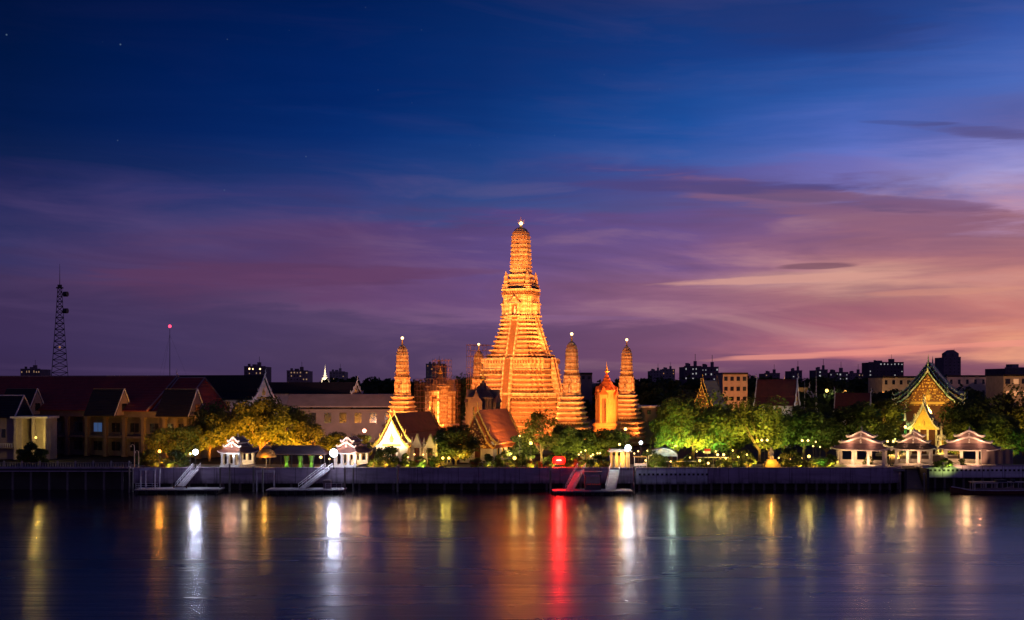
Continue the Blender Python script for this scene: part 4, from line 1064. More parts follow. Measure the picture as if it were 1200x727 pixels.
# ------------------------------------------------------------------ trees
def crown_mesh(seed, h=1.0, n_leaf=2600, wid=.42, low=.32, leaf=.045, clumps=26, flat=.8):
    """unit-height crown: leaf-sized faces on the shells of many clumps, gaps between"""
    r = random.Random(seed); cl = []
    for i in range(clumps):
        t = r.random(); zc = low + (1 - low) * (.12 + .74 * t); env = math.sin(math.pi * min(1, max(0.08, (zc - low) / (1 - low)) ** .75 * .96)) ** .6
        a = r.random() * 6.283; rr = wid * env * math.sqrt(r.random()) * .82
        cl.append((rr * math.cos(a), rr * math.sin(a), zc, (.07 + .085 * r.random()) * (.7 + wid)))
    v, f = [], []
    for i in range(n_leaf):
        cx, cy, cz, cr = r.choice(cl)
        d = Vector((r.gauss(0, 1), r.gauss(0, 1), r.gauss(0, 1))).normalized()
        p = Vector((cx, cy, cz)) + Vector((d.x, d.y, d.z * flat)) * cr * (.55 + .6 * r.random() ** .7)
        nrm = (d + Vector((r.gauss(0, .6), r.gauss(0, .6), r.gauss(0, .6) + .3))).normalized()
        u = nrm.cross(Vector((r.random(), r.random(), r.random()))).normalized(); w_ = nrm.cross(u)
        s = leaf * (.5 + .8 * r.random()); b0 = len(v)
        v += [p - u * s, p - w_ * s * .55, p + u * s, p + w_ * s * .6 + nrm * s * .2]; f.append((b0, b0 + 1, b0 + 2, b0 + 3))
    me = bpy.data.meshes.new('crown'); me.from_pydata([tuple(q) for q in v], [], f); me.update()
    tb = MB(); b_ = low * .9
    tb.tube([(0, 0, 0), (.008, .004, b_ * .5), (0, 0, b_)], [.030, .022, .018], 7)
    for i in range(9):
        cx, cy, cz, cr = cl[i]
        tb.tube([(0, 0, b_ * (.75 + .25 * r.random())), (cx * .45, cy * .45, b_ + (cz - b_) * .45), (cx * .95, cy * .95, cz)], [.014, .009, .003], 5)
    tm = bpy.data.meshes.new('trunk'); tm.from_pydata(tb.v, [], tb.f); tm.update(); tm.materials.append(M['bark'])
    return me, tm
PROTO = {
 'broad': [crown_mesh(11, wid=.55, low=.25, n_leaf=5200, clumps=40, leaf=.030), crown_mesh(12, wid=.50, low=.28, n_leaf=5200, clumps=36, leaf=.030), crown_mesh(13, wid=.60, low=.22, n_leaf=5400, clumps=44, leaf=.028)],
 'round': [crown_mesh(21, wid=.42, low=.14, n_leaf=5600, clumps=46, leaf=.030), crown_mesh(22, wid=.45, low=.16, n_leaf=5600, clumps=44, leaf=.030)],
 'airy': [crown_mesh(31, wid=.34, low=.30, n_leaf=2300, clumps=24, leaf=.026), crown_mesh(32, wid=.38, low=.34, n_leaf=2500, clumps=22, leaf=.026)],
 'shrub': [crown_mesh(41, wid=.50, low=.06, n_leaf=1500, clumps=18, leaf=.055), crown_mesh(42, wid=.62, low=.04, n_leaf=1500, clumps=18, leaf=.055)],
 'far': [crown_mesh(51, wid=.6, low=.12, n_leaf=1300, clumps=22, leaf=.062), crown_mesh(52, wid=.7, low=.1, n_leaf=1300, clumps=22, leaf=.062)],
}
meshvar = {}
tc_n = 0
def tree(px, py_top, D, kind, leafm, label, wscale=1.0, name='tree', cat='tree', group=None, zb=G):
    global tc_n
    tc_n += 1
    cm, tm = PROTO[kind][tc_n % len(PROTO[kind])]
    key = (cm.name, leafm)
    if key not in meshvar:
        c2 = cm.copy(); c2.materials.clear(); c2.materials.append(M[leafm]); meshvar[key] = c2
    h = Z(py_top, D) - zb
    root = empty(name, (X(px, D), D, zb), (tc_n * 2.399) % 6.28, label, cat, group)
    root.scale = (h * wscale, h * wscale, h)
    for nm, me in (('trunk', tm), ('crown', meshvar[key])):
        o = bpy.data.objects.new(nm, me); col.objects.link(o); o.parent = root
    return root
TG = 'garden trees behind the promenade'
for row in [
 (246, 478, 330, 'broad', 'leaf_a', 'broad tree left of the white glaring pavilion, orange underneath', 1.0),
 (272, 467, 336, 'broad', 'leaf_a', 'tall broad tree above the white glaring pavilion', 1.05),
 (305, 466, 334, 'broad', 'leaf_b', 'tree with glowing orange trunk behind the dome umbrella', .95),
 (338, 474, 332, 'broad', 'leaf_a', 'broad tree glowing orange over the long canopy roof', 1.0),
 (362, 492, 326, 'round', 'leaf_b', 'lower tree glowing orange above the right end of the canopy roof', .9),
 (391, 507, 330, 'broad', 'leaf_b', 'low bushy tree behind the brightest white lamp', 1.2),
 (423, 508, 328, 'round', 'leaf_b', 'low bushy tree between the white pavilion and white gable', 1.1),
 (534, 494, 312, 'round', 'leaf_c', 'round dense dark green tree between the two riverside halls', 1.25),
 (516, 507, 314, 'round', 'leaf_b', 'yellowish tree touching the round dark tree on its left', 1.1),
 (634, 480, 314, 'airy', 'leaf_b', 'tall airy tree with a pale slender trunk before the great tower', 1.1),
 (612, 508, 318, 'round', 'leaf_a', 'small dark tree beside the white wall of the orange roofed hall', 1.1),
 (662, 494, 322, 'round', 'leaf_a', 'dark tree above the red lamp', 1.0),
 (687, 501, 326, 'round', 'leaf_c', 'dark tree right of the red lamp under the slender prang', 1.1),
 (708, 499, 326, 'round', 'leaf_a', 'green tree below the glowing orange shrine', 1.15),
 (724, 504, 328, 'broad', 'leaf_b', 'small green tree left of the last prang', 1.0),
 (787, 462, 332, 'round', 'leaf_b', 'yellow green tree on the left of the biggest lit crown', .75),
 (813, 458, 330, 'broad', 'leaf_b', 'biggest tree, lit yellow green, below the tall orange gable', 1.15),
 (838, 470, 332, 'round', 'leaf_a', 'darker green tree touching the biggest lit crown on its right', .8),
 (862, 478, 345, 'round', 'leaf_c', 'dark tree in shade between two yellow lit crowns', 1.0),
 (890, 466, 330, 'broad', 'leaf_b', 'yellow lit tree above the seated statue', 1.0),
 (918, 482, 350, 'round', 'leaf_c', 'dark tree right of the yellow lit tree over the statue', 1.0),
 (942, 476, 336, 'broad', 'leaf_a', 'dim green tree above a pair of globe lamps', 1.1),
 (968, 482, 345, 'round', 'leaf_c', 'dark tree left of the open pavilion', 1.0),
 (1001, 472, 342, 'broad', 'leaf_c', 'broad dark tree straight behind the open pavilion', 1.15),
 (1036, 464, 350, 'airy', 'leaf_b', 'yellow lit airy tree left of the green side roof', 1.3),
 (1042, 492, 330, 'round', 'leaf_b', 'low yellow lit tree behind a pair of globe lamps near the gate', .9),
 (1128, 470, 345, 'broad', 'leaf_c', 'dark tree right of the large ordination hall', 1.0),
 (1152, 464, 348, 'broad', 'leaf_c', 'broad dark tree above the right open pavilion', 1.05),
 (1122, 492, 332, 'round', 'leaf_b', 'low yellow green tree behind the right open pavilion', .9),
 (1172, 480, 332, 'round', 'leaf_a', 'dark green tree rising behind the grey banner', 1.0),
 (1186, 498, 326, 'round', 'leaf_b', 'small bright green tree at the right end of the banner', .9),
 (1200, 452, 352, 'broad', 'leaf_b', 'tall brownish lit tree at the right edge', .95),
 (546, 437, 470, 'round', 'leaf_c', 'dark round tree rising behind the scaffolded shrine', 1.0),
 (196, 500, 322, 'broad', 'leaf_b', 'low garden tree glowing orange before the colonnaded hall', 1.2),
 (220, 497, 322, 'round', 'leaf_a', 'garden tree behind the left white lamp', 1.1),
 ]:
    tree(*row[:5], row[5], row[6], group=TG)
SG = 'clipped shrubs and bushes in the temple garden'
i = 0
shr = [(172, 524, 'leafy shrub under the last pale column'), (185, 532, 'orange lit shrub right below the orange lamp'), (204, 524, 'orange lit shrub between orange and white lamps'), (215, 531, 'green shrub just left of the white dock lamp'),
 (28, 524, 'black silhouetted shrub left of the yellow porch lamp'), (36, 518, 'tallest silhouetted bush before the lit porch'), (50, 524, 'silhouetted shrub right of the yellow porch lamp'),
 (440, 534, 'low shrub right of the white pavilion'), (453, 520, 'small tree-like shrub before the white gable'), (463, 534, 'low bush right of the tree-like shrub'), (474, 529, 'dark pointed bush beside the carved gateway'), (494, 534, 'low dark bush before the carved gateway'), (508, 532, 'bush between gateway and twin yellow lamps'),
 (560, 536, 'dark bush in front of white hall wall, left end'), (573, 530, 'spiky dark bush before the middle of the white wall'), (589, 528, 'tall spiky bush before the white wall near its corner'), (605, 532, 'bush behind the yellow ground lamp'), (618, 530, 'bush left of the pale slender trunk'), (643, 532, 'bush left of the red lamp'),
 (668, 528, 'bush right of the red lamp'), (703, 531, 'yellow green bush left of the lit booth'), (765, 526, 'yellowish round bush before the white marquee'), (775, 530, 'dark green round bush before the white marquee'), (806, 532, 'bush at the right end of the tables'),
 (826, 534, 'bush among lights under the biggest tree'), (857, 530, 'yellow lit conical bush right of twin lamps'), (871, 524, 'tall narrow green bush left of the statue'), (880, 530, 'yellow lit narrow bush left of the statue'), (920, 528, 'bush right of the statue plinth'), (931, 524, 'tall bush with many small lights near it'),
 (975, 530, 'conical green bush beside the clipped flat dome'), (1018, 534, 'yellow lit bush seen through the open pavilion'), (1128, 536, 'bush inside the right open pavilion')]
for px, py, lab in shr:
    tree(px, py, 309 if px > 60 else 318, 'shrub', ('leaf_a', 'leaf_b', 'leaf_c')[i % 3], lab, .8 if 'narrow' in lab or 'conical' in lab or 'pointed' in lab else 1.1, 'shrub', 'shrub', SG); i += 1
rs = random.Random(12)
BED = 'low shrubs in the planted bed along the promenade'
cols_ = [(1, .62, .12), (1, .55, .10), (1.0, .72, .12), (.75, 1, .2), (1, .45, .08)]
kk = 0
for (xa, xb, n) in ((432, 520, 9), (556, 650, 8), (660, 716, 8), (756, 976, 24), (1098, 1112, 2), (172, 216, 5)):
    for k in range(n):
        px = xa + (xb - xa) * (k + rs.random() * .8) / n; D = rs.uniform(303.5, 307)
        if 888 < px < 920: continue
        tree(px, 545 - rs.uniform(4, 10), D, 'shrub', rs.choice(('leaf_a', 'leaf_b', 'leaf_b')), 'low shrub with lamplit leaves in the planted bed along the promenade', rs.uniform(1.1, 1.7), 'bed_shrub', 'shrub', BED)
        if kk % 2 == 0: light('SPOT', (X(px, D) + .4, D - 1.5, G + .5), rs.uniform(350, 1100), cols_[(kk // 2) % 5], .15, (X(px, D), D + 1.0, G + 1.6), 140, .5, name='added_bed_uplight')  # unseen uplights added with the shrubs for a continuous warm glow
        kk += 1
b = MB(); b.lathe([(0, 2.6), (.5, 3.2), (1.1, 2.9), (1.7, 1.8), (2.0, .1)], (0, 0, 0), 16)
tag(b.build('clipped_hedge', M['hedge'], None, (X(962, 309), 309, G + .6), True), 'flat domed clipped bush lit bright green left of the open pavilion', 'hedge')
# far dark treetops: countable crowns
r = random.Random(5); labs = {}
k = 0
for px in range(395, 1210, 13):
    if 536 < px < 700: continue
    D = r.choice((560, 640, 730)); py = 444 + r.uniform(-3, 5) + (0 if px > 740 else 0)
    t_ = tree(px + r.uniform(-5, 5), py, D, 'far', 'leaf_c', 'dark treetop of the distant tree belt on the horizon', 1.0, 'distant_tree', 'tree', 'dark treetops of the distant tree belt'); k += 1
for px in range(735, 1190, 21):
    D = r.choice((425, 460, 500)); py = 456 + r.uniform(-4, 8)
    if 805 < px < 870: continue
    tree(px + r.uniform(-6, 6), py, D, 'far', 'leaf_c', 'dark unlit tree in the belt behind the temple halls', 1.0, 'distant_tree', 'tree', 'dark unlit trees behind the temple halls')

# uplights under the trees
YG = (1.0, .70, .09); OY = (1.0, .34, .022); GR = (.35, 1.0, .2)
def up(px, D, z, p, c, r=.3): light('SPOT', (X(px, D), D, z - 1.2), p * (6.0 if c is OY else 4.4), c, r, (X(px, D), D + 2.5, z + 5), 150, .4, name='garden_uplight')
for a in [(250, 323, 8, 2600, OY), (275, 325, 9, 2600, OY), (295, 324, 8, 3600, OY), (318, 325, 9, 3000, OY), (340, 322, 9, 3800, OY), (358, 319, 9, 2600, OY), (385, 322, 8, 1500, OY),
          (414, 321, 8, 1100, OY), (430, 320, 8, 900, OY), (523, 306.5, 7.5, 1100, YG), (545, 308, 8, 700, OY), (628, 308, 7.5, 1500, (1, .7, .2)), (617, 309, 13, 400, (1, .7, .2)),
          (797, 322, 9, 2600, YG), (822, 320, 10, 3000, YG), (788, 323, 9, 2600, GR), (838, 323, 9, 1400, GR), (808, 315, 9, 1200, (1, .6, .08)), (890, 320, 9, 4200, YG), (884, 323, 12, 1800, YG), (940, 326, 9, 1500, (.8, .9, .2)), (929, 325, 8, 350, GR),
          (1035, 338, 9, 3600, YG), (1046, 322, 8, 1500, YG), (1124, 325, 8, 1900, YG), (1186, 319, 8, 400, GR), (1196, 338, 12, 2600, (1, .55, .1)), (1160, 330, 9, 500, YG), (1000, 330, 9, 500, (.9, .8, .2)), (712, 318, 8, 900, YG), (690, 319, 8, 700, YG), (665, 316, 8, 500, YG), (862, 326, 8, 350, YG),
          (962, 303, 7.6, 160, GR), (200, 312, 8, 1300, (1, .45, .06)), (222, 313, 8, 450, (.6, 1, .5)), (770, 306, 8, 300, YG), (873, 306, 7.5, 260, YG), (1018, 308, 7.0, 120, YG), (450, 307, 7.4, 420, OY), (462, 307, 7.4, 300, (1, .62, .2)), (508, 309, 7.4, 420, YG), (572, 306, 7.2, 160, (1, .7, .4)), (598, 307, 7.2, 420, (1, .6, .15)), (645, 308, 7.2, 500, YG), (668, 309, 7.4, 700, YG), (678, 313, 7.6, 700, (1, .6, .15)), (697, 312, 7.6, 800, (1, .62, .16)), (706, 309, 7.3, 500, YG), (762, 307, 7.4, 300, YG), (826, 306, 7.3, 380, YG), (852, 307, 7.3, 420, (1, .62, .12)), (866, 308, 7.3, 420, YG), (884, 308, 7.3, 420, (1, .55, .1)), (921, 307, 7.3, 420, (1, .6, .12)), (933, 309, 7.4, 420, YG), (975, 307, 7.2, 260, YG), (946, 316, 8, 600, YG), (1050, 318, 8, 700, (1, .6, .1)), (1098, 326, 8, 900, (1, .55, .1)), (1146, 322, 8, 600, YG), (1176, 322, 8, 500, (1, .6, .15)), (180, 310, 7.4, 700, OY), (190, 310, 7.4, 700, OY), (208, 310, 7.4, 600, OY), (216, 309, 7.4, 260, GR), (240, 312, 7.4, 600, OY), (480, 307, 8, 500, (1, .62, .2)), (497, 308, 8, 500, (1, .62, .2)), (500, 316, 8, 900, OY)]: up(*a)

# ------------------------------------------------------------------ lamps
def lamp(px, py, D, gm, power, color, label, r=.28, offs=(0,), zb=G, name='street_lamp', group='lamps along the promenade', rad=.25, cat='lamp'):
    z = Z(py, D) - zb
    root = empty(name, (X(px, D), D, zb), 0, label, cat, group)
    b = MB(); b.tube([(0, 0, 0), (0, 0, max(.3, z - .3))], [.09, .06], 6); b.lathe([(0, .25), (.3, .2), (.5, .1)], (0, 0, 0), 8)
    if len(offs) > 1: b.tube([(min(offs), 0, z - .55), (max(offs), 0, z - .55)], .05, 5); [b.tube([(o, 0, z - .55), (o, 0, z - .25)], .05, 5) for o in offs]
    b.build('pole', M['darksteel'], root)
    for o in offs:
        g = MB(); g.ball((0, 0, 0), r, 10, 7); g.build('globe', gm, root, (o, 0, z), True)
        if power: light('POINT', (o, 0, z), power / len(offs) * (.8 if gm is M['g_white'] else 1.7), color, r * 1.12, parent=root)
    return root
WH = (.70, .74, 1.0)
lamp(42, 513, 330, M['g_yellow'], 3200, (1, .68, .14), 'yellow lamp before the lit cream porch')
lamp(187, 529, 305, M['g_orange'], 1500, (1, .38, .04), 'orange lamp left of the first pier', r=.4)
lamp(229, 530, 299.6, M['g_white'], 11000, WH, 'white lamp at the head of the first pier gangway', r=.7)
lamp(223, 532, 304, M['g_warm'], 300, (1, .8, .5), 'smaller warm lamp touching the white lamp of the first pier', r=.3)
lamp(391, 531, 299.4, M['g_white'], 18000, WH, 'brightest white lamp at the head of the second pier gangway', r=1.0)
lamp(376, 536, 305, M['g_warm'], 300, (1, .6, .25), 'small warm lamp left of the brightest white lamp', r=.35)
lamp(386, 538, 305, M['g_warm'], 150, (1, .5, .3), 'tiny pinkish lamp beside the brightest white lamp', r=.22)
lamp(427, 505, 318, glow('pink lamp glass', (1, .35, .22), 10), 900, (1, .35, .2), 'pinkish floodlight left of the white gable', r=.5)
lamp(522.5, 537, 304, M['g_yellow'], 900, (1, .72, .12), 'twin yellow lamps under the round dark tree', offs=(-.75, .75), r=.32)
lamp(603, 537, 304, M['g_yellow'], 700, (1, .65, .15), 'yellow ground lamp near the corner of the orange roofed hall', r=.42)
lamp(622, 519.5, 310, M['g_yellow'], 800, (1, .7, .25), 'yellow lamp inside the tall airy tree', r=.42)
lamp(609, 511, 312, M['g_warm'], 80, (1, .7, .4), 'small pale lamp at the eave corner of the orange roofed hall', r=.22)
lamp(736, 525, 299.5, M['g_white'], 9000, (.85, .9, 1), 'bright white lamp above the ferry pontoon', r=.75)
lamp(751, 519, 306, M['g_white'], 700, (.8, .9, 1), 'second white lamp right of the ferry lamp', r=.42)
lamp(733, 503, 322, M['g_warm'], 700, (1, .6, .2), 'orange lamp high in front of the last prang', r=.42)
lamp(726, 521, 312, M['g_warm'], 120, (1, .5, .3), 'small peach lamp left of the ferry lamp', r=.3)
lamp(844.5, 533, 305, M['g_warm'], 700, (1, .7, .2), 'twin globe lamps right of the small tables', offs=(-.75, .75), r=.32)
lamp(896, 516, 312, M['g_warm'], 700, (1, .68, .2), 'twin globe lamps behind the seated statue', offs=(-.7, .7), r=.3)
lamp(943.5, 516.5, 312, M['g_warm'], 600, (1, .68, .2), 'twin globe lamps under the dim green tree', offs=(-.75, .75), r=.3)
lamp(948, 535, 305, M['g_yellow'], 500, (1, .7, .15), 'single yellow globe lamp left of the clipped flat dome', r=.38)
lamp(1043.5, 517.5, 312, M['g_warm'], 600, (1, .66, .2), 'twin globe lamps between the open pavilion and the gate', offs=(-.75, .75), r=.3)
lamp(990, 460, 480, M['g_orange'], 6000, (1, .4, .08), 'orange street light over the dim roofs', r=.8)
lamp(969, 458, 460, M['g_yellow'], 2500, (1, .9, .4), 'yellowish street light left of the orange street light', r=.6)
lamp(1035, 461, 470, M['g_orange'], 800, (1, .5, .1), 'orange lamp on the corner of the cream block', r=.5)
lamp(1061, 500.5, 335, M['g_warm'], 700, (1, .66, .25), 'warm white lamp left of the gold gate', r=.4)
for px, py, q in ((956, 518, 'highest'), (961, 524, 'middle'), (953, 523, 'lowest left')):
    lamp(px, py, 316, M['g_warm'], 0, (1, .8, .4), '%s of three tiny warm globes right of the twin lamps' % q, r=.2)
lamp(830, 543, 303, M['g_warm'], 120, (1, .7, .3), 'low warm lamp by the parapet below the biggest tree', r=.3)
lamp(820, 540, 304, M['g_yellow'], 150, (1, .8, .3), 'low yellow lamp left of the parapet lamp under the biggest tree', r=.32)
lamp(786, 541, 304, M['g_warm'], 0, (1, .7, .3), 'tiny warm globe below the white marquee', r=.2)

rl = random.Random(3)
for (xa, xb, n, D, gm, lab) in ((672, 712, 9, 311, 'g_warm', 'small warm garden lantern in the bright row between the red board and the ferry booth'), (742, 762, 5, 309, 'g_warm', 'small peach lantern around the market stall by the ferry pontoon'),
                          (800, 882, 12, 308, 'g_yellow', 'small yellow garden lantern under the biggest lit trees'), (910, 942, 6, 309, 'g_warm', 'small warm garden lantern between the statue and the single globe lamp'), (472, 512, 4, 308, 'g_warm', 'small warm lantern low before the carved gateway')):
    for k in range(n):
        lamp(xa + (xb - xa) * (k + rl.random() * .7) / n, 545 - rl.uniform(4, 17), D + rl.uniform(-2, 3), M[gm], 190, (1, .55, .16), lab, r=.2, name='garden_lantern', group=lab.replace('small', 'the small').replace('lantern', 'lanterns'))
# red sign lamp hanging on a post
root = empty('red_light_board', (X(655, 303), 303, G), 0, 'blazing red illuminated board on short posts by the embankment', 'light board')
b = MB(); b.tube([(-1.4, 0, 0), (-1.4, 0, 2.6)], .08, 5); b.tube([(1.4, 0, 0), (1.4, 0, 2.6)], .08, 5); b.build('posts', M['darksteel'], root)
b = MB(); b.extrude_y([(-1.1, 1.1), (1.1, 1.1), (1.5, 1.5), (1.5, 2.5), (1.1, 2.9), (-1.1, 2.9), (-1.5, 2.5), (-1.5, 1.5)], -.12, .12); b.build('board', M['redcloth'], root)
b = MB(); b.bx(-.6, .6, -.22, -.13, 1.9, 2.12); b.build('lamp_strip', glow('red neon strip', (1.0, .10, .06), 30), root)
light('POINT', (0, -1.0, 2.0), 11000, (1, .012, .008), .5, parent=root)

# ------------------------------------------------------------------ riverside structures
# canopy with draped posts
root = empty('market_canopy', (X(351, 309), 309, G), 0, 'long low brown canopy roof over stalls with green lit drapes', 'canopy')
Lc = X(389, 309) - X(322, 309)
b = MB(); b.loft([[(-Lc / 2, -3.5, 3.2), (Lc / 2, -3.5, 3.2), (Lc / 2, 4, 3.2), (-Lc / 2, 4, 3.2)], [(-Lc / 2, -3.5, 3.4), (Lc / 2, -3.5, 3.4), (Lc / 2, 4, 3.4), (-Lc / 2, 4, 3.4)], [(-Lc / 2 + 2.5, .0, 5.4), (Lc / 2 - 2.5, .0, 5.4), (Lc / 2 - 2.5, .6, 5.4), (-Lc / 2 + 2.5, .6, 5.4)]]); b.build('roof', M['tile_grey'], root)
for k in range(6):
    x = -Lc / 2 + .4 + k * (Lc - .8) / 5; b = MB(); b.box((x, -3.2, 1.6), (.18, .18, 3.2)); b.build('post', M['darksteel'], root)
for px in (338, 354, 367):
    b = MB(); x = X(px, 309) - X(351, 309); b.lathe([(0, .7), (.6, .55), (1.3, .35), (2.0, .55), (2.9, .75)], (x, -2.6, 0), 8); b.build('drape', M['greencloth'], root)
    light('POINT', (x, -3.4, .9), 14, (.8, 1, .15), .1, parent=root)
light('POINT', (X(372, 309) - X(351, 309), -1, 2.4), 120, (1, .5, .15), .1, parent=root)
root = empty('dome_umbrella', (X(312, 306), 306, G), 0, 'orange glowing dome umbrella between pavilion and canopy', 'umbrella')
b = MB(); b.lathe([(2.6, 2.55), (3.0, 2.5), (3.7, 2.2), (4.3, 1.6), (4.7, .9), (4.85, .05)], (0, 0, 0), 16); b.build('canopy', M['canvas'], root, smooth=True)
b = MB(); b.tube([(0, 0, 0), (0, 0, 4.8)], .06, 5); b.build('pole', M['whitepaint'], root)
light('POINT', (.3, -3.6, 2.3), 420, (1, .5, .08), .2, parent=root)
# market booth and stall by the ferry
root = empty('ferry_booth', (X(726, 305), 305, G), 0, 'open ferry booth with four yellow lit posts beside the white lamp', 'booth')
for px in (716, 722, 729, 735):
    b = MB(); b.box((X(px, 305) - X(726, 305), -1, 2.0), (.5 if px < 728 else 1.0, .5, 4.0)); b.build('post', M['ochre'], root)
b = MB(); b.bx(-3.0, 3.0, -1.8, 1.8, 4.0, 4.35); b.bx(-2.6, 2.6, -1.5, 1.5, 4.35, 4.7); b.build('roof', M['cream'], root)
b = MB(); b.bx(-2.4, 2.4, .8, 1.0, 0, 3.0); b.build('back_wall', M['cream'], root)
light('POINT', (0, -2.4, 2.6), 900, (1, .55, .10), .15, parent=root)
root = empty('market_stall', (X(750, 305), 305, G), 0, 'small market stall glowing peach under the second white lamp', 'stall')
b = MB(); b.bx(-1.6, 1.6, -1.4, 1.4, 2.7, 2.85); b.build('awning', M['canvas'], root)
for x in (-1.5, 1.5):
    b = MB(); b.box((x, -1.2, 1.35), (.12, .12, 2.7)); b.build('post', M['whitepaint'], root)
b = MB(); b.bx(-1.5, 1.5, -.9, -.1, .5, 1.1); b.build('counter', M['plaster'], root)
light('POINT', (0, -1.2, 2.2), 220, (1, .5, .2), .1, parent=root)
root = empty('white_marquee', (X(777, 312), 312, G), R(-8), 'rounded white marquee tent lit from its right side', 'tent')
b = MB(); prof = [(3.7 * math.cos(t), 2.6 + 2.0 * math.sin(t)) for t in [math.pi * k / 12 for k in range(13)]]
b.loft([[(x, -3.2, z) for x, z in prof], [(x, 3.2, z) for x, z in prof]], close=False); 
b.face([(x, -3.2, z) for x, z in prof]); b.face([(x, 3.2, z) for x, z in prof]); b.build('tent_cover', M['tent'], root)
for x in (-3.6, 0, 3.6):
    b = MB(); b.box((x, -3.1, 1.3), (.14, .14, 2.6)); b.build('post', M['whitepaint'], root)
light('POINT', (X(786, 308), 306.5, 11.5), 600, (.8, 1, .8), .3, name='marquee_light')
# tables under the big tree
tb = empty('garden_table', (X(800, 306), 306, G), 0, 'long pale table, left one of two under the biggest tree', 'table', 'long pale tables under the biggest tree')
b = MB(); b.bx(-4.2, 4.2, -.6, .6, 1.5, 1.62); b.build('table_top', M['plaster'], tb)
for x in (-3.8, 0, 3.8):
    b = MB(); b.box((x, 0, .75), (.15, .9, 1.5)); b.build('leg', M['darksteel'], tb)
t2 = copy_tree(tb); t2.location = (X(836, 309), 309, G + .8); t2['label'] = 'long pale table, right one of two, with a red sign above it'
root = empty('notice_board', (X(829, 308), 308, G), 0, 'small red and white notice board under the biggest tree', 'sign')
b = MB(); b.box((0, 0, 1.9), (.12, .12, 3.8)); b.build('post', M['darksteel'], root)
b = MB(); b.bx(-.8, .8, -.12, -.06, 4.0, 4.6); b.build('red_panel', M['redcloth'], root)
b = MB(); b.bx(-.8, .8, -.12, -.06, 3.4, 4.0); b.build('white_panel', M['plaster'], root)
# carved gateway
root = empty('carved_gateway', (X(497, 312), 312, G), ROT, 'ornate pale gateway with pointed arches right of the maroon roofed hall', 'gateway')
for x in (-1.9, 1.9):
    b = MB(); b.bx(x - 1.3, x - .8, -.5, .5, 0, 4.6); b.bx(x + .8, x + 1.3, -.5, .5, 0, 4.6); b.extrude_y([(x - 1.6, 4.6), (x + 1.6, 4.6), (x + .8, 6.2), (x, 8.2), (x - .8, 6.2)], -.5, .5); b.build('arch', M['cream'], root)
    b = MB(); b.bx(x - .8, x + .8, -.1, .3, 0, 4.6); b.build('door', M['wood'], root)
for x in (-3.4, 0, 3.4):
    b = MB(); b.lathe([(0, .4), (5.4, .32), (5.6, .5), (6.0, .3), (7.4, .03)], (x, 0, 0), 8); b.build('pinnacle', M['cream'], root)
root = empty('spirit_pavilion', (X(520, 316), 316, G), ROT, 'small yellow lit garden pavilion left of the round dark tree', 'pavilion')
b = MB(); b.bx(-1.8, 1.8, -1.4, 1.4, 0, .6); b.build('plinth', M['cream'], root)
for x in (-1.5, 1.5):
    for y in (-1.1, 1.1): b = MB(); b.box((x, y, 2), (.25, .25, 2.8)); b.build('post', M['cream'], root)
gable_roof('roof', M['tile_orange'], root, -2.2, 2.2, -1.9, 1.9, 3.4, 5.6, 0, M['goldpaint'])

# banner screen
root = empty('banner_screen', (X(1169, 307), 307.2, 6.2), 0, 'grey brown banner screen on posts right of the right pavilion', 'banner')
Wb = X(1188, 307) - X(1151, 307)
b = MB(); n = 24
top = [(-Wb / 2 + Wb * k / n, .08 * math.sin(k * 1.1), 3.85 + .1 * math.sin(k * .7)) for k in range(n + 1)]; bot = [(x, y * 1.6, .15) for x, y, z in top]
back = [(x, y + .05, z) for x, y, z in reversed(top)]; backb = [(x, y + .05, z) for x, y, z in reversed(bot)]
b.loft([bot + backb, top + back]); b.build('banner_cloth', M['banner'], root)
for x in (-Wb / 2, -Wb / 6, Wb / 6, Wb / 2):
    b = MB(); b.box((x, .2, 2), (.12, .12, 4.1)); b.build('post', M['steel'], root)

# seated monument statue
def skin_mesh(name, joints, edges, mt, parent=None, loc=(0, 0, 0), sub=1, scale=1.0):
    me = bpy.data.meshes.new(name); me.from_pydata([tuple(c * scale for c in j[0]) for j in joints], edges, [])
    o = bpy.data.objects.new(name, me); col.objects.link(o)
    md = o.modifiers.new('skin', 'SKIN'); md.use_smooth_shade = True
    for i, j in enumerate(joints):
        sv = me.skin_vertices[0].data[i]; rr = j[1] if isinstance(j[1], tuple) else (j[1], j[1]); sv.radius = (rr[0] * scale, rr[1] * scale); sv.use_root = (i == 0)
    sb = o.modifiers.new('sub', 'SUBSURF'); sb.levels = sub; sb.render_levels = sub
    dg = bpy.context.evaluated_depsgraph_get(); ev = o.evaluated_get(dg); nm = bpy.data.meshes.new_from_object(ev)
    o.modifiers.clear(); o.data = nm; nm.materials.clear(); nm.materials.append(mt); o.parent = parent; o.location = loc
    return o
root = empty('seated_monument', (X(904, 305), 305, G), 0, 'pale seated figure monument on an orange glowing stepped plinth', 'statue')
b = MB(); b.bx(-1.9, 1.9, -1.6, 1.6, 0, .9); b.bx(-1.5, 1.5, -1.2, 1.2, .9, 1.6); b.bx(-1.1, 1.1, -.9, .9, 1.6, 2.1); b.build('plinth', M['goldpaint'], root)
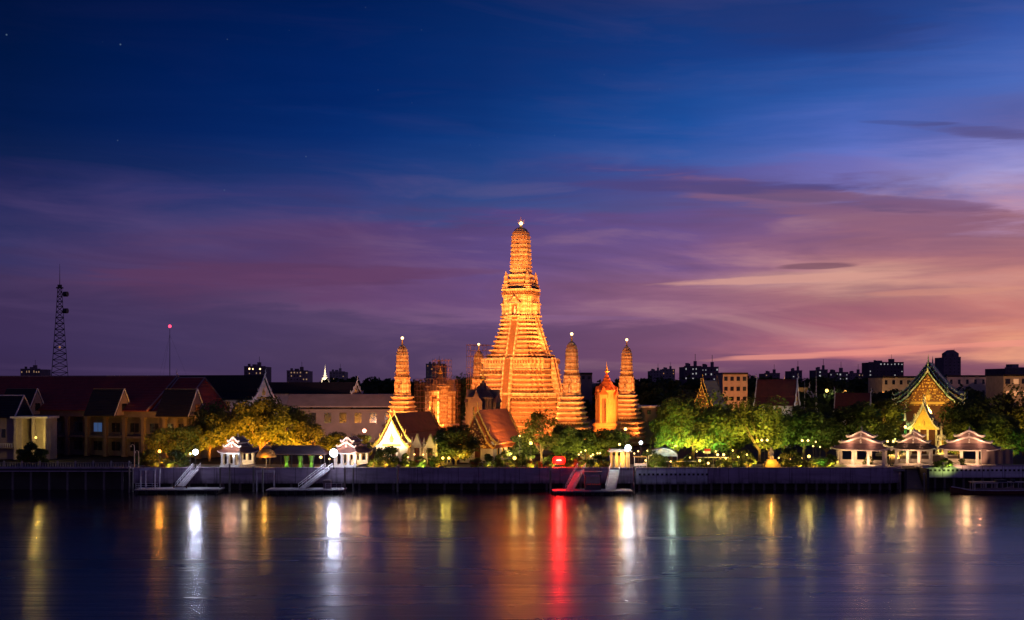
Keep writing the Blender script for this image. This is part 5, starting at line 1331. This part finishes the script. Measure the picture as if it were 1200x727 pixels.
seat = [((0, 0, .45), .22), ((0, .02, .75), (.19, .15)), ((0, 0, 1.05), (.22, .15)), ((0, 0, 1.2), .08), ((0, -.02, 1.36), .12), ((0, -.02, 1.5), .10), ((0, 0, 1.62), .03),
        ((.12, -.25, .48), .12), ((.14, -.5, .46), .10), ((.14, -.52, .1), .07), ((.14, -.66, .02), .05), ((-.12, -.25, .48), .12), ((-.14, -.5, .46), .10), ((-.14, -.52, .1), .07), ((-.14, -.66, .02), .05),
        ((.25, 0, 1.06), .08), ((.31, -.06, .78), .06), ((.2, -.35, .6), .05), ((-.25, 0, 1.06), .08), ((-.31, -.06, .78), .06), ((-.2, -.35, .6), .05)]
se = [(0, 1), (1, 2), (2, 3), (3, 4), (4, 5), (5, 6), (0, 7), (7, 8), (8, 9), (9, 10), (0, 11), (11, 12), (12, 13), (13, 14), (2, 15), (15, 16), (16, 17), (2, 18), (18, 19), (19, 20)]
skin_mesh('statue_body', seat, se, M['plaster'], root, (0, .3, 2.1), 1, 1.9)
b = MB(); b.bx(-.7, .7, .2, 1.0, 2.1, 2.9); b.bx(-.7, .7, .85, 1.05, 2.9, 4.6); b.build('throne', M['goldpaint'], root)
light('POINT', (X(904, 302.5), 302.4, 7.4), 520, (1, .5, .08), .15, name='statue_light')
# giant guardians at the gate
guard = [((0, 0, 1.0), (.30, .22)), ((0, 0, 1.3), (.24, .2)), ((0, 0, 1.62), (.32, .2)), ((0, 0, 1.82), .1), ((0, -.02, 1.98), .16), ((0, -.02, 2.14), .13), ((0, 0, 2.3), .11), ((0, 0, 2.5), .06), ((0, 0, 2.8), .02),
         ((.22, 0, .8), .17), ((.3, -.03, .45), .13), ((.3, 0, .12), .10), ((.34, -.2, .04), .07), ((-.22, 0, .8), .17), ((-.3, -.03, .45), .13), ((-.3, 0, .12), .10), ((-.34, -.2, .04), .07),
         ((.38, 0, 1.62), .12), ((.5, -.08, 1.32), .09), ((.14, -.34, 1.2), .07), ((-.38, 0, 1.62), .12), ((-.5, -.08, 1.32), .09), ((-.14, -.34, 1.2), .07)]
ge = [(0, 1), (1, 2), (2, 3), (3, 4), (4, 5), (5, 6), (6, 7), (7, 8), (0, 9), (9, 10), (10, 11), (11, 12), (0, 13), (13, 14), (14, 15), (15, 16), (2, 17), (17, 18), (18, 19), (2, 20), (20, 21), (21, 22)]
for px, mt, lab in ((1103, 'plaster', 'white giant guardian statue with pointed crown right of the gold gate'), (1061, 'greenglaze', 'green giant guardian statue with pointed crown left of the gold gate')):
    root = empty('guardian_statue', (X(px, 336), 336, G), 0, lab, 'statue', 'giant gate guardians')
    b = MB(); b.bx(-1.6, 1.6, -1.3, 1.3, 0, 1.4); b.bx(-1.3, 1.3, -1.1, 1.1, 1.4, 2.0); b.build('plinth', M['plaster'], root)
    skin_mesh('statue_body', guard, ge, M[mt], root, (0, 0, 2.0), 1, 2.75)
    b = MB(); b.tube([(0, -1.0, 2.0), (0, -1.0, 5.6)], [.16, .22], 6); b.build('club', M['goldpaint'], root)
    light('POINT', (X(px, 331), 331, 8.4), 900, (1, .62, .15), .2, name='statue_light')
root = empty('pink_wall', (X(1095, 322), 322, G), 0, 'pinkish low garden wall between the gate pavilion and the right pavilion', 'wall')
b = MB(); b.bx(-12, 6, -.2, .2, 0, 2.0); b.build('wall_body', M['pinkwall'], root); b = MB(); b.bx(-12.1, 6.1, -.3, .3, 2.0, 2.25); b.build('coping', M['plaster'], root)

# ------------------------------------------------------------------ piers, pontoons and boats
def pontoon(px0, px1, D, label, gx0, gx1, frame=None, zdeck=1.5, dp=6.0, group='floating piers'):
    x0, x1 = X(px0, D), X(px1, D); W = x1 - x0
    root = empty('floating_pier', ((x0 + x1) / 2, D, 0), 0, label, 'pier', group); hw = W / 2
    b = MB(); b.loft([[(-hw + .8, 0.4, -.6), (hw - .8, .4, -.6), (hw - .8, dp, -.6), (-hw + .8, dp, -.6)], [(-hw, 0, zdeck - .25), (hw, 0, zdeck - .25), (hw, dp, zdeck - .25), (-hw, dp, zdeck - .25)]]); b.build('hull', M['hull'], root)
    b = MB(); b.bx(-hw - .1, hw + .1, -.1, dp + .1, zdeck - .25, zdeck); b.build('deck', M['deck'], root)
    for k in range(9):
        x = -hw + .6 + k * (W - 1.2) / 8
        if k == 0: q = MB(); q.lathe([(-.9, .3), (-.3, .34), (.1, .3)], (0, 0, 0), 8); t0 = q.build('tyre_fender', M['hull'], root, (x, -.3, zdeck - .25))
        else: t = t0.copy(); col.objects.link(t); t.parent = root; t.location = (x, -.3, zdeck - .25)
    # gangway from the wall
    g = empty('gangway', (0, 0, 0)); g.parent = root
    cx = (x0 + x1) / 2; ga, gb = X(gx0, D) - cx, X(gx1, 299) - cx
    A = Vector((ga, 2.0, zdeck + .1)); B = Vector((gb, 301 - D, 5.9))
    d = (B - A); u = Vector((-d.y, d.x, 0)).normalized() * 1.0
    b = MB(); b.loft([[A - u - Vector((0, 0, .2)), A + u - Vector((0, 0, .2)), A + u, A - u], [B - u - Vector((0, 0, .2)), B + u - Vector((0, 0, .2)), B + u, B - u]]); b.build('walkway', M['deck'], g)
    for s in (-1, 1):
        b = MB()
        for hgt in (.55, 1.1): b.tube([A + u * s + Vector((0, 0, hgt)), B + u * s + Vector((0, 0, hgt))], .07, 4)
        for k in range(8):
            p = A + d * (k / 7) + u * s; b.tube([p, p + Vector((0, 0, 1.1))], .05, 4)
        b.build('handrail', M['whitepaint'], g)
    return root, hw, zdeck
p1, hw, zd = pontoon(158, 256, 290, 'first floating pier with portal frame below the left white lamp', 207, 228)
for (xa, xb) in ((-hw + 1.2, -hw + 4.6),):
    b = MB()
    for y in (.6, 4.5):
        for x in (xa, xb): b.box((x, y, zd + 2.4), (.22, .22, 4.8))
        b.box(((xa + xb) / 2, y, zd + 4.7), (xb - xa + .5, .3, .5))
    b.build('portal_frame', M['whitepaint'], p1)
b = MB()
for k in range(3): b.tube([(-hw + .2, .1, zd + .4 + k * .5), (-hw + 5.5, .1, zd + .4 + k * .5)], .05, 4)
for k in range(5): b.tube([(-hw + .2 + k * 1.3, .1, zd), (-hw + .2 + k * 1.3, .1, zd + 1.5)], .05, 4)
b.build('deck_railing', M['whitepaint'], p1)
b = MB(); b.bx(-1.6, 1.8, 2.5, 3.1, zd + .4, zd + .55); b.bx(-1.5, -1.3, 2.6, 3, zd, zd + .4); b.bx(1.5, 1.7, 2.6, 3, zd, zd + .4); b.build('bench', M['wood'], p1)
p2, hw, zd = pontoon(312, 402, 289, 'second floating pier below the brightest white lamp', 352, 384)
b = MB()
for k in range(3): b.tube([(hw - 4.2, .1, zd + .4 + k * .5), (hw - .2, .1, zd + .4 + k * .5)], .05, 4)
for k in range(4): b.tube([(hw - 4.2 + k * 1.3, .1, zd), (hw - 4.2 + k * 1.3, .1, zd + 1.5)], .05, 4)
b.build('deck_railing', M['whitepaint'], p2)
b = MB(); b.bx(hw - 5.2, hw - 3.4, 3, 4.6, zd, zd + 2.0); b.build('kiosk', M['pinkwall'], p2)
p3, hw, zd = pontoon(648, 741, 288, 'black ferry pontoon with two gangways beside the red light', 668, 682, zdeck=1.3)
g = empty('gangway', (0, 0, 0)); g.parent = p3; cx = X(694.5, 288)
A = Vector((X(716, 289) - cx, 2.0, zd + .1)); B = Vector((X(722, 299) - cx, 13, 5.9)); b = MB()
b.loft([[A + Vector((-1.2, 0, -.2)), A + Vector((1.2, 0, -.2)), A + Vector((1.2, 0, 0)), A + Vector((-1.2, 0, 0))], [B + Vector((-1.2, 0, -.2)), B + Vector((1.2, 0, -.2)), B + Vector((1.2, 0, 0)), B + Vector((-1.2, 0, 0))]]); b.build('walkway', M['plaster'], g)
for s in (-1.2, 1.2):
    b = MB(); o_ = Vector((s, 0, 1.1)); b.tube([A + o_, B + o_], .07, 4)
    for k in range(7): p = A + (B - A) * (k / 6) + Vector((s, 0, 0)); b.tube([p, p + Vector((0, 0, 1.1))], .05, 4)
    b.build('handrail', M['whitepaint'], g)
root = empty('shelter_cabin', (X(695, 291), 291, zd), 0, 'boxy cabin with pale panel on the ferry pontoon', 'cabin')
b = MB(); b.bx(-1.9, 1.9, 0, 2.4, 0, 1.2); b.bx(-1.9, -1.7, 0, 2.4, 1.2, 3.6); b.bx(1.7, 1.9, 0, 2.4, 1.2, 3.6); b.build('wall', M['darkwall'], root)
b = MB(); b.bx(-1.7, 1.7, -.05, .08, 1.5, 3.1); b.build('panel', M['cream'], root)
b = MB(); b.bx(-2.2, 2.2, -.3, 2.7, 3.6, 4.3); b.build('roof', M['concrete'], root)

# moored long boat at the right
root = empty('long_boat', (X(1165, 291), 291, 0), R(0), 'long wooden river boat with flat canopy roof moored at the right edge', 'boat')
b = MB(); rings = []
for k in range(13):
    u = -1 + k / 6.0; x = u * 10.5; ww = 1.5 * (1 - abs(u) ** 3) + .12; sheer = 1.2 + 1.0 * max(0, -u) ** 3 + .5 * max(0, u) ** 3; kz = -.4 + .9 * abs(u) ** 4
    rings.append([(x, -ww, sheer), (x, -ww * .8, kz + .5), (x, 0, kz), (x, ww * .8, kz + .5), (x, ww, sheer), (x, ww * .85, sheer - .1), (x, 0, sheer - .35), (x, -ww * .85, sheer - .1)])
b.loft(rings); b.build('hull', M['wood'], root)
b = MB(); b.tube([(-10.3, -.2, 2.1), (-6, -1.45, 1.33), (0, -1.6, 1.25), (6, -1.5, 1.3), (10.2, -.3, 1.7)], .1, 5); b.build('rubbing_strake', M['whitepaint'], root)
b = MB(); b.bx(-5.6, 8.6, -1.5, 1.5, 3.1, 3.25); b.build('canopy_roof', M['concrete'], root)
for k in range(6):
    for s in (-1.35, 1.35):
        b = MB(); b.box((-5.2 + k * 2.6, s, 2.1), (.1, .1, 2.0)); b.build('post', M['whitepaint'], root)
b = MB(); b.bx(-4.8, 7.6, -1.42, -1.36, 1.2, 1.9); b.build('side_panel', M['pinkwall'], root)
b = MB(); b.bx(.2, 2.8, -.8, .8, 3.25, 3.75); b.ball((4.6, 0, 3.5), .5, 8, 5, .6); b.build('roof_cargo', M['hull'], root)
root = empty('small_boat', (X(1152, 297), 297, 0), 0, 'small low boat tied between the long boat and the wall', 'boat')
b = MB(); rings = []
for k in range(9):
    u = -1 + k / 4.0; x = u * 7.5; ww = 1.0 * (1 - abs(u) ** 3) + .08; sh = .9 + .9 * abs(u) ** 3
    rings.append([(x, -ww, sh), (x, 0, -.3 + .8 * abs(u) ** 4), (x, ww, sh), (x, 0, sh - .4)])
b.loft(rings); b.build('hull', M['pinkwall'], root)
b = MB(); b.bx(-2.4, 3.4, -.9, .9, 2.4, 2.55)
for x in (-2.2, .5, 3.2): b.bx(x - .06, x + .06, -.8, -.7, .8, 2.4); b.bx(x - .06, x + .06, .7, .8, .8, 2.4)
b.build('canopy_frame', M['whitepaint'], root)

# mooring posts
MP = 'mooring posts in the river before the embankment'
for px, D, top, lab in ((151.5, 294, 548, 'mooring post left of the first pier'), (155.5, 296, 550, 'thinner mooring post touching the first pier'), (258, 294, 549, 'mooring post at the right end of the first pier'), (269, 297, 545, 'mooring post left of the small white landing frame'),
    (297, 296, 548, 'left mooring post of the pair below the dome umbrella'), (308, 296, 550, 'right mooring post of the pair below the dome umbrella'), (404, 293, 549, 'mooring post at the right end of the second pier'), (414, 297, 549, 'mooring post under the bright white pavilion'),
    (466, 296, 547, 'lone mooring post below the maroon roofed hall'), (645, 292, 552, 'mooring post at the left end of the ferry pontoon'), (743, 292, 548, 'mooring post at the right end of the ferry pontoon'), (1055, 296, 556, 'mooring post left of the landing stairs'), (1083, 297, 556, 'mooring post right of the landing stairs')):
    z = Z(top, D); root = empty('mooring_post', (X(px, D), D, -1.5), 0, lab, 'post', MP)
    b = MB(); b.tube([(0, 0, 0), (0, 0, z + 1.5)], [.24, .2], 8); b.build('pile', M['pile'], root)
    b = MB(); b.lathe([(0, .3), (.2, .32), (.35, .1)], (0, 0, z + 1.5), 8); b.build('cap', M['concrete'], root)
# small white landing frame
root = empty('river_landing', (X(311, 297), 297, 0), 0, 'small pale landing frame on posts below the dome umbrella', 'landing')
b = MB(); 
for x in (-2.1, 2.1): b.box((x, 0, 2.6), (.2, .2, 5.6))
b.build('posts', M['whitepaint'], root); b = MB(); b.bx(-2.3, 2.3, -.15, .15, 5.0, 5.6); b.build('crossbeam', M['whitepaint'], root)
# hooked lamp posts, unlit
for px, top in ((157.5, 521), (162.5, 528)):
    root = empty('hooked_lamp_post', (X(px, 303), 303, G), 0, '%s unlit hooked lamp post at the left end of the lilac parapet' % ('taller' if px < 160 else 'shorter'), 'lamp post', 'hooked lamp posts')
    h = Z(top, 303) - G
    b = MB(); b.tube([(0, 0, 0), (0, 0, h - .7), (-.1, 0, h - .2), (-.5, 0, h), (-.9, 0, h - .3)], [.14, .1, .09, .08, .07], 6); b.build('pole', M['cream'], root)
    b = MB(); b.lathe([(0, .28), (.25, .2), (.4, .06)], (-.9, 0, h - .65), 8); b.build('lamp_shade', M['cream'], root)
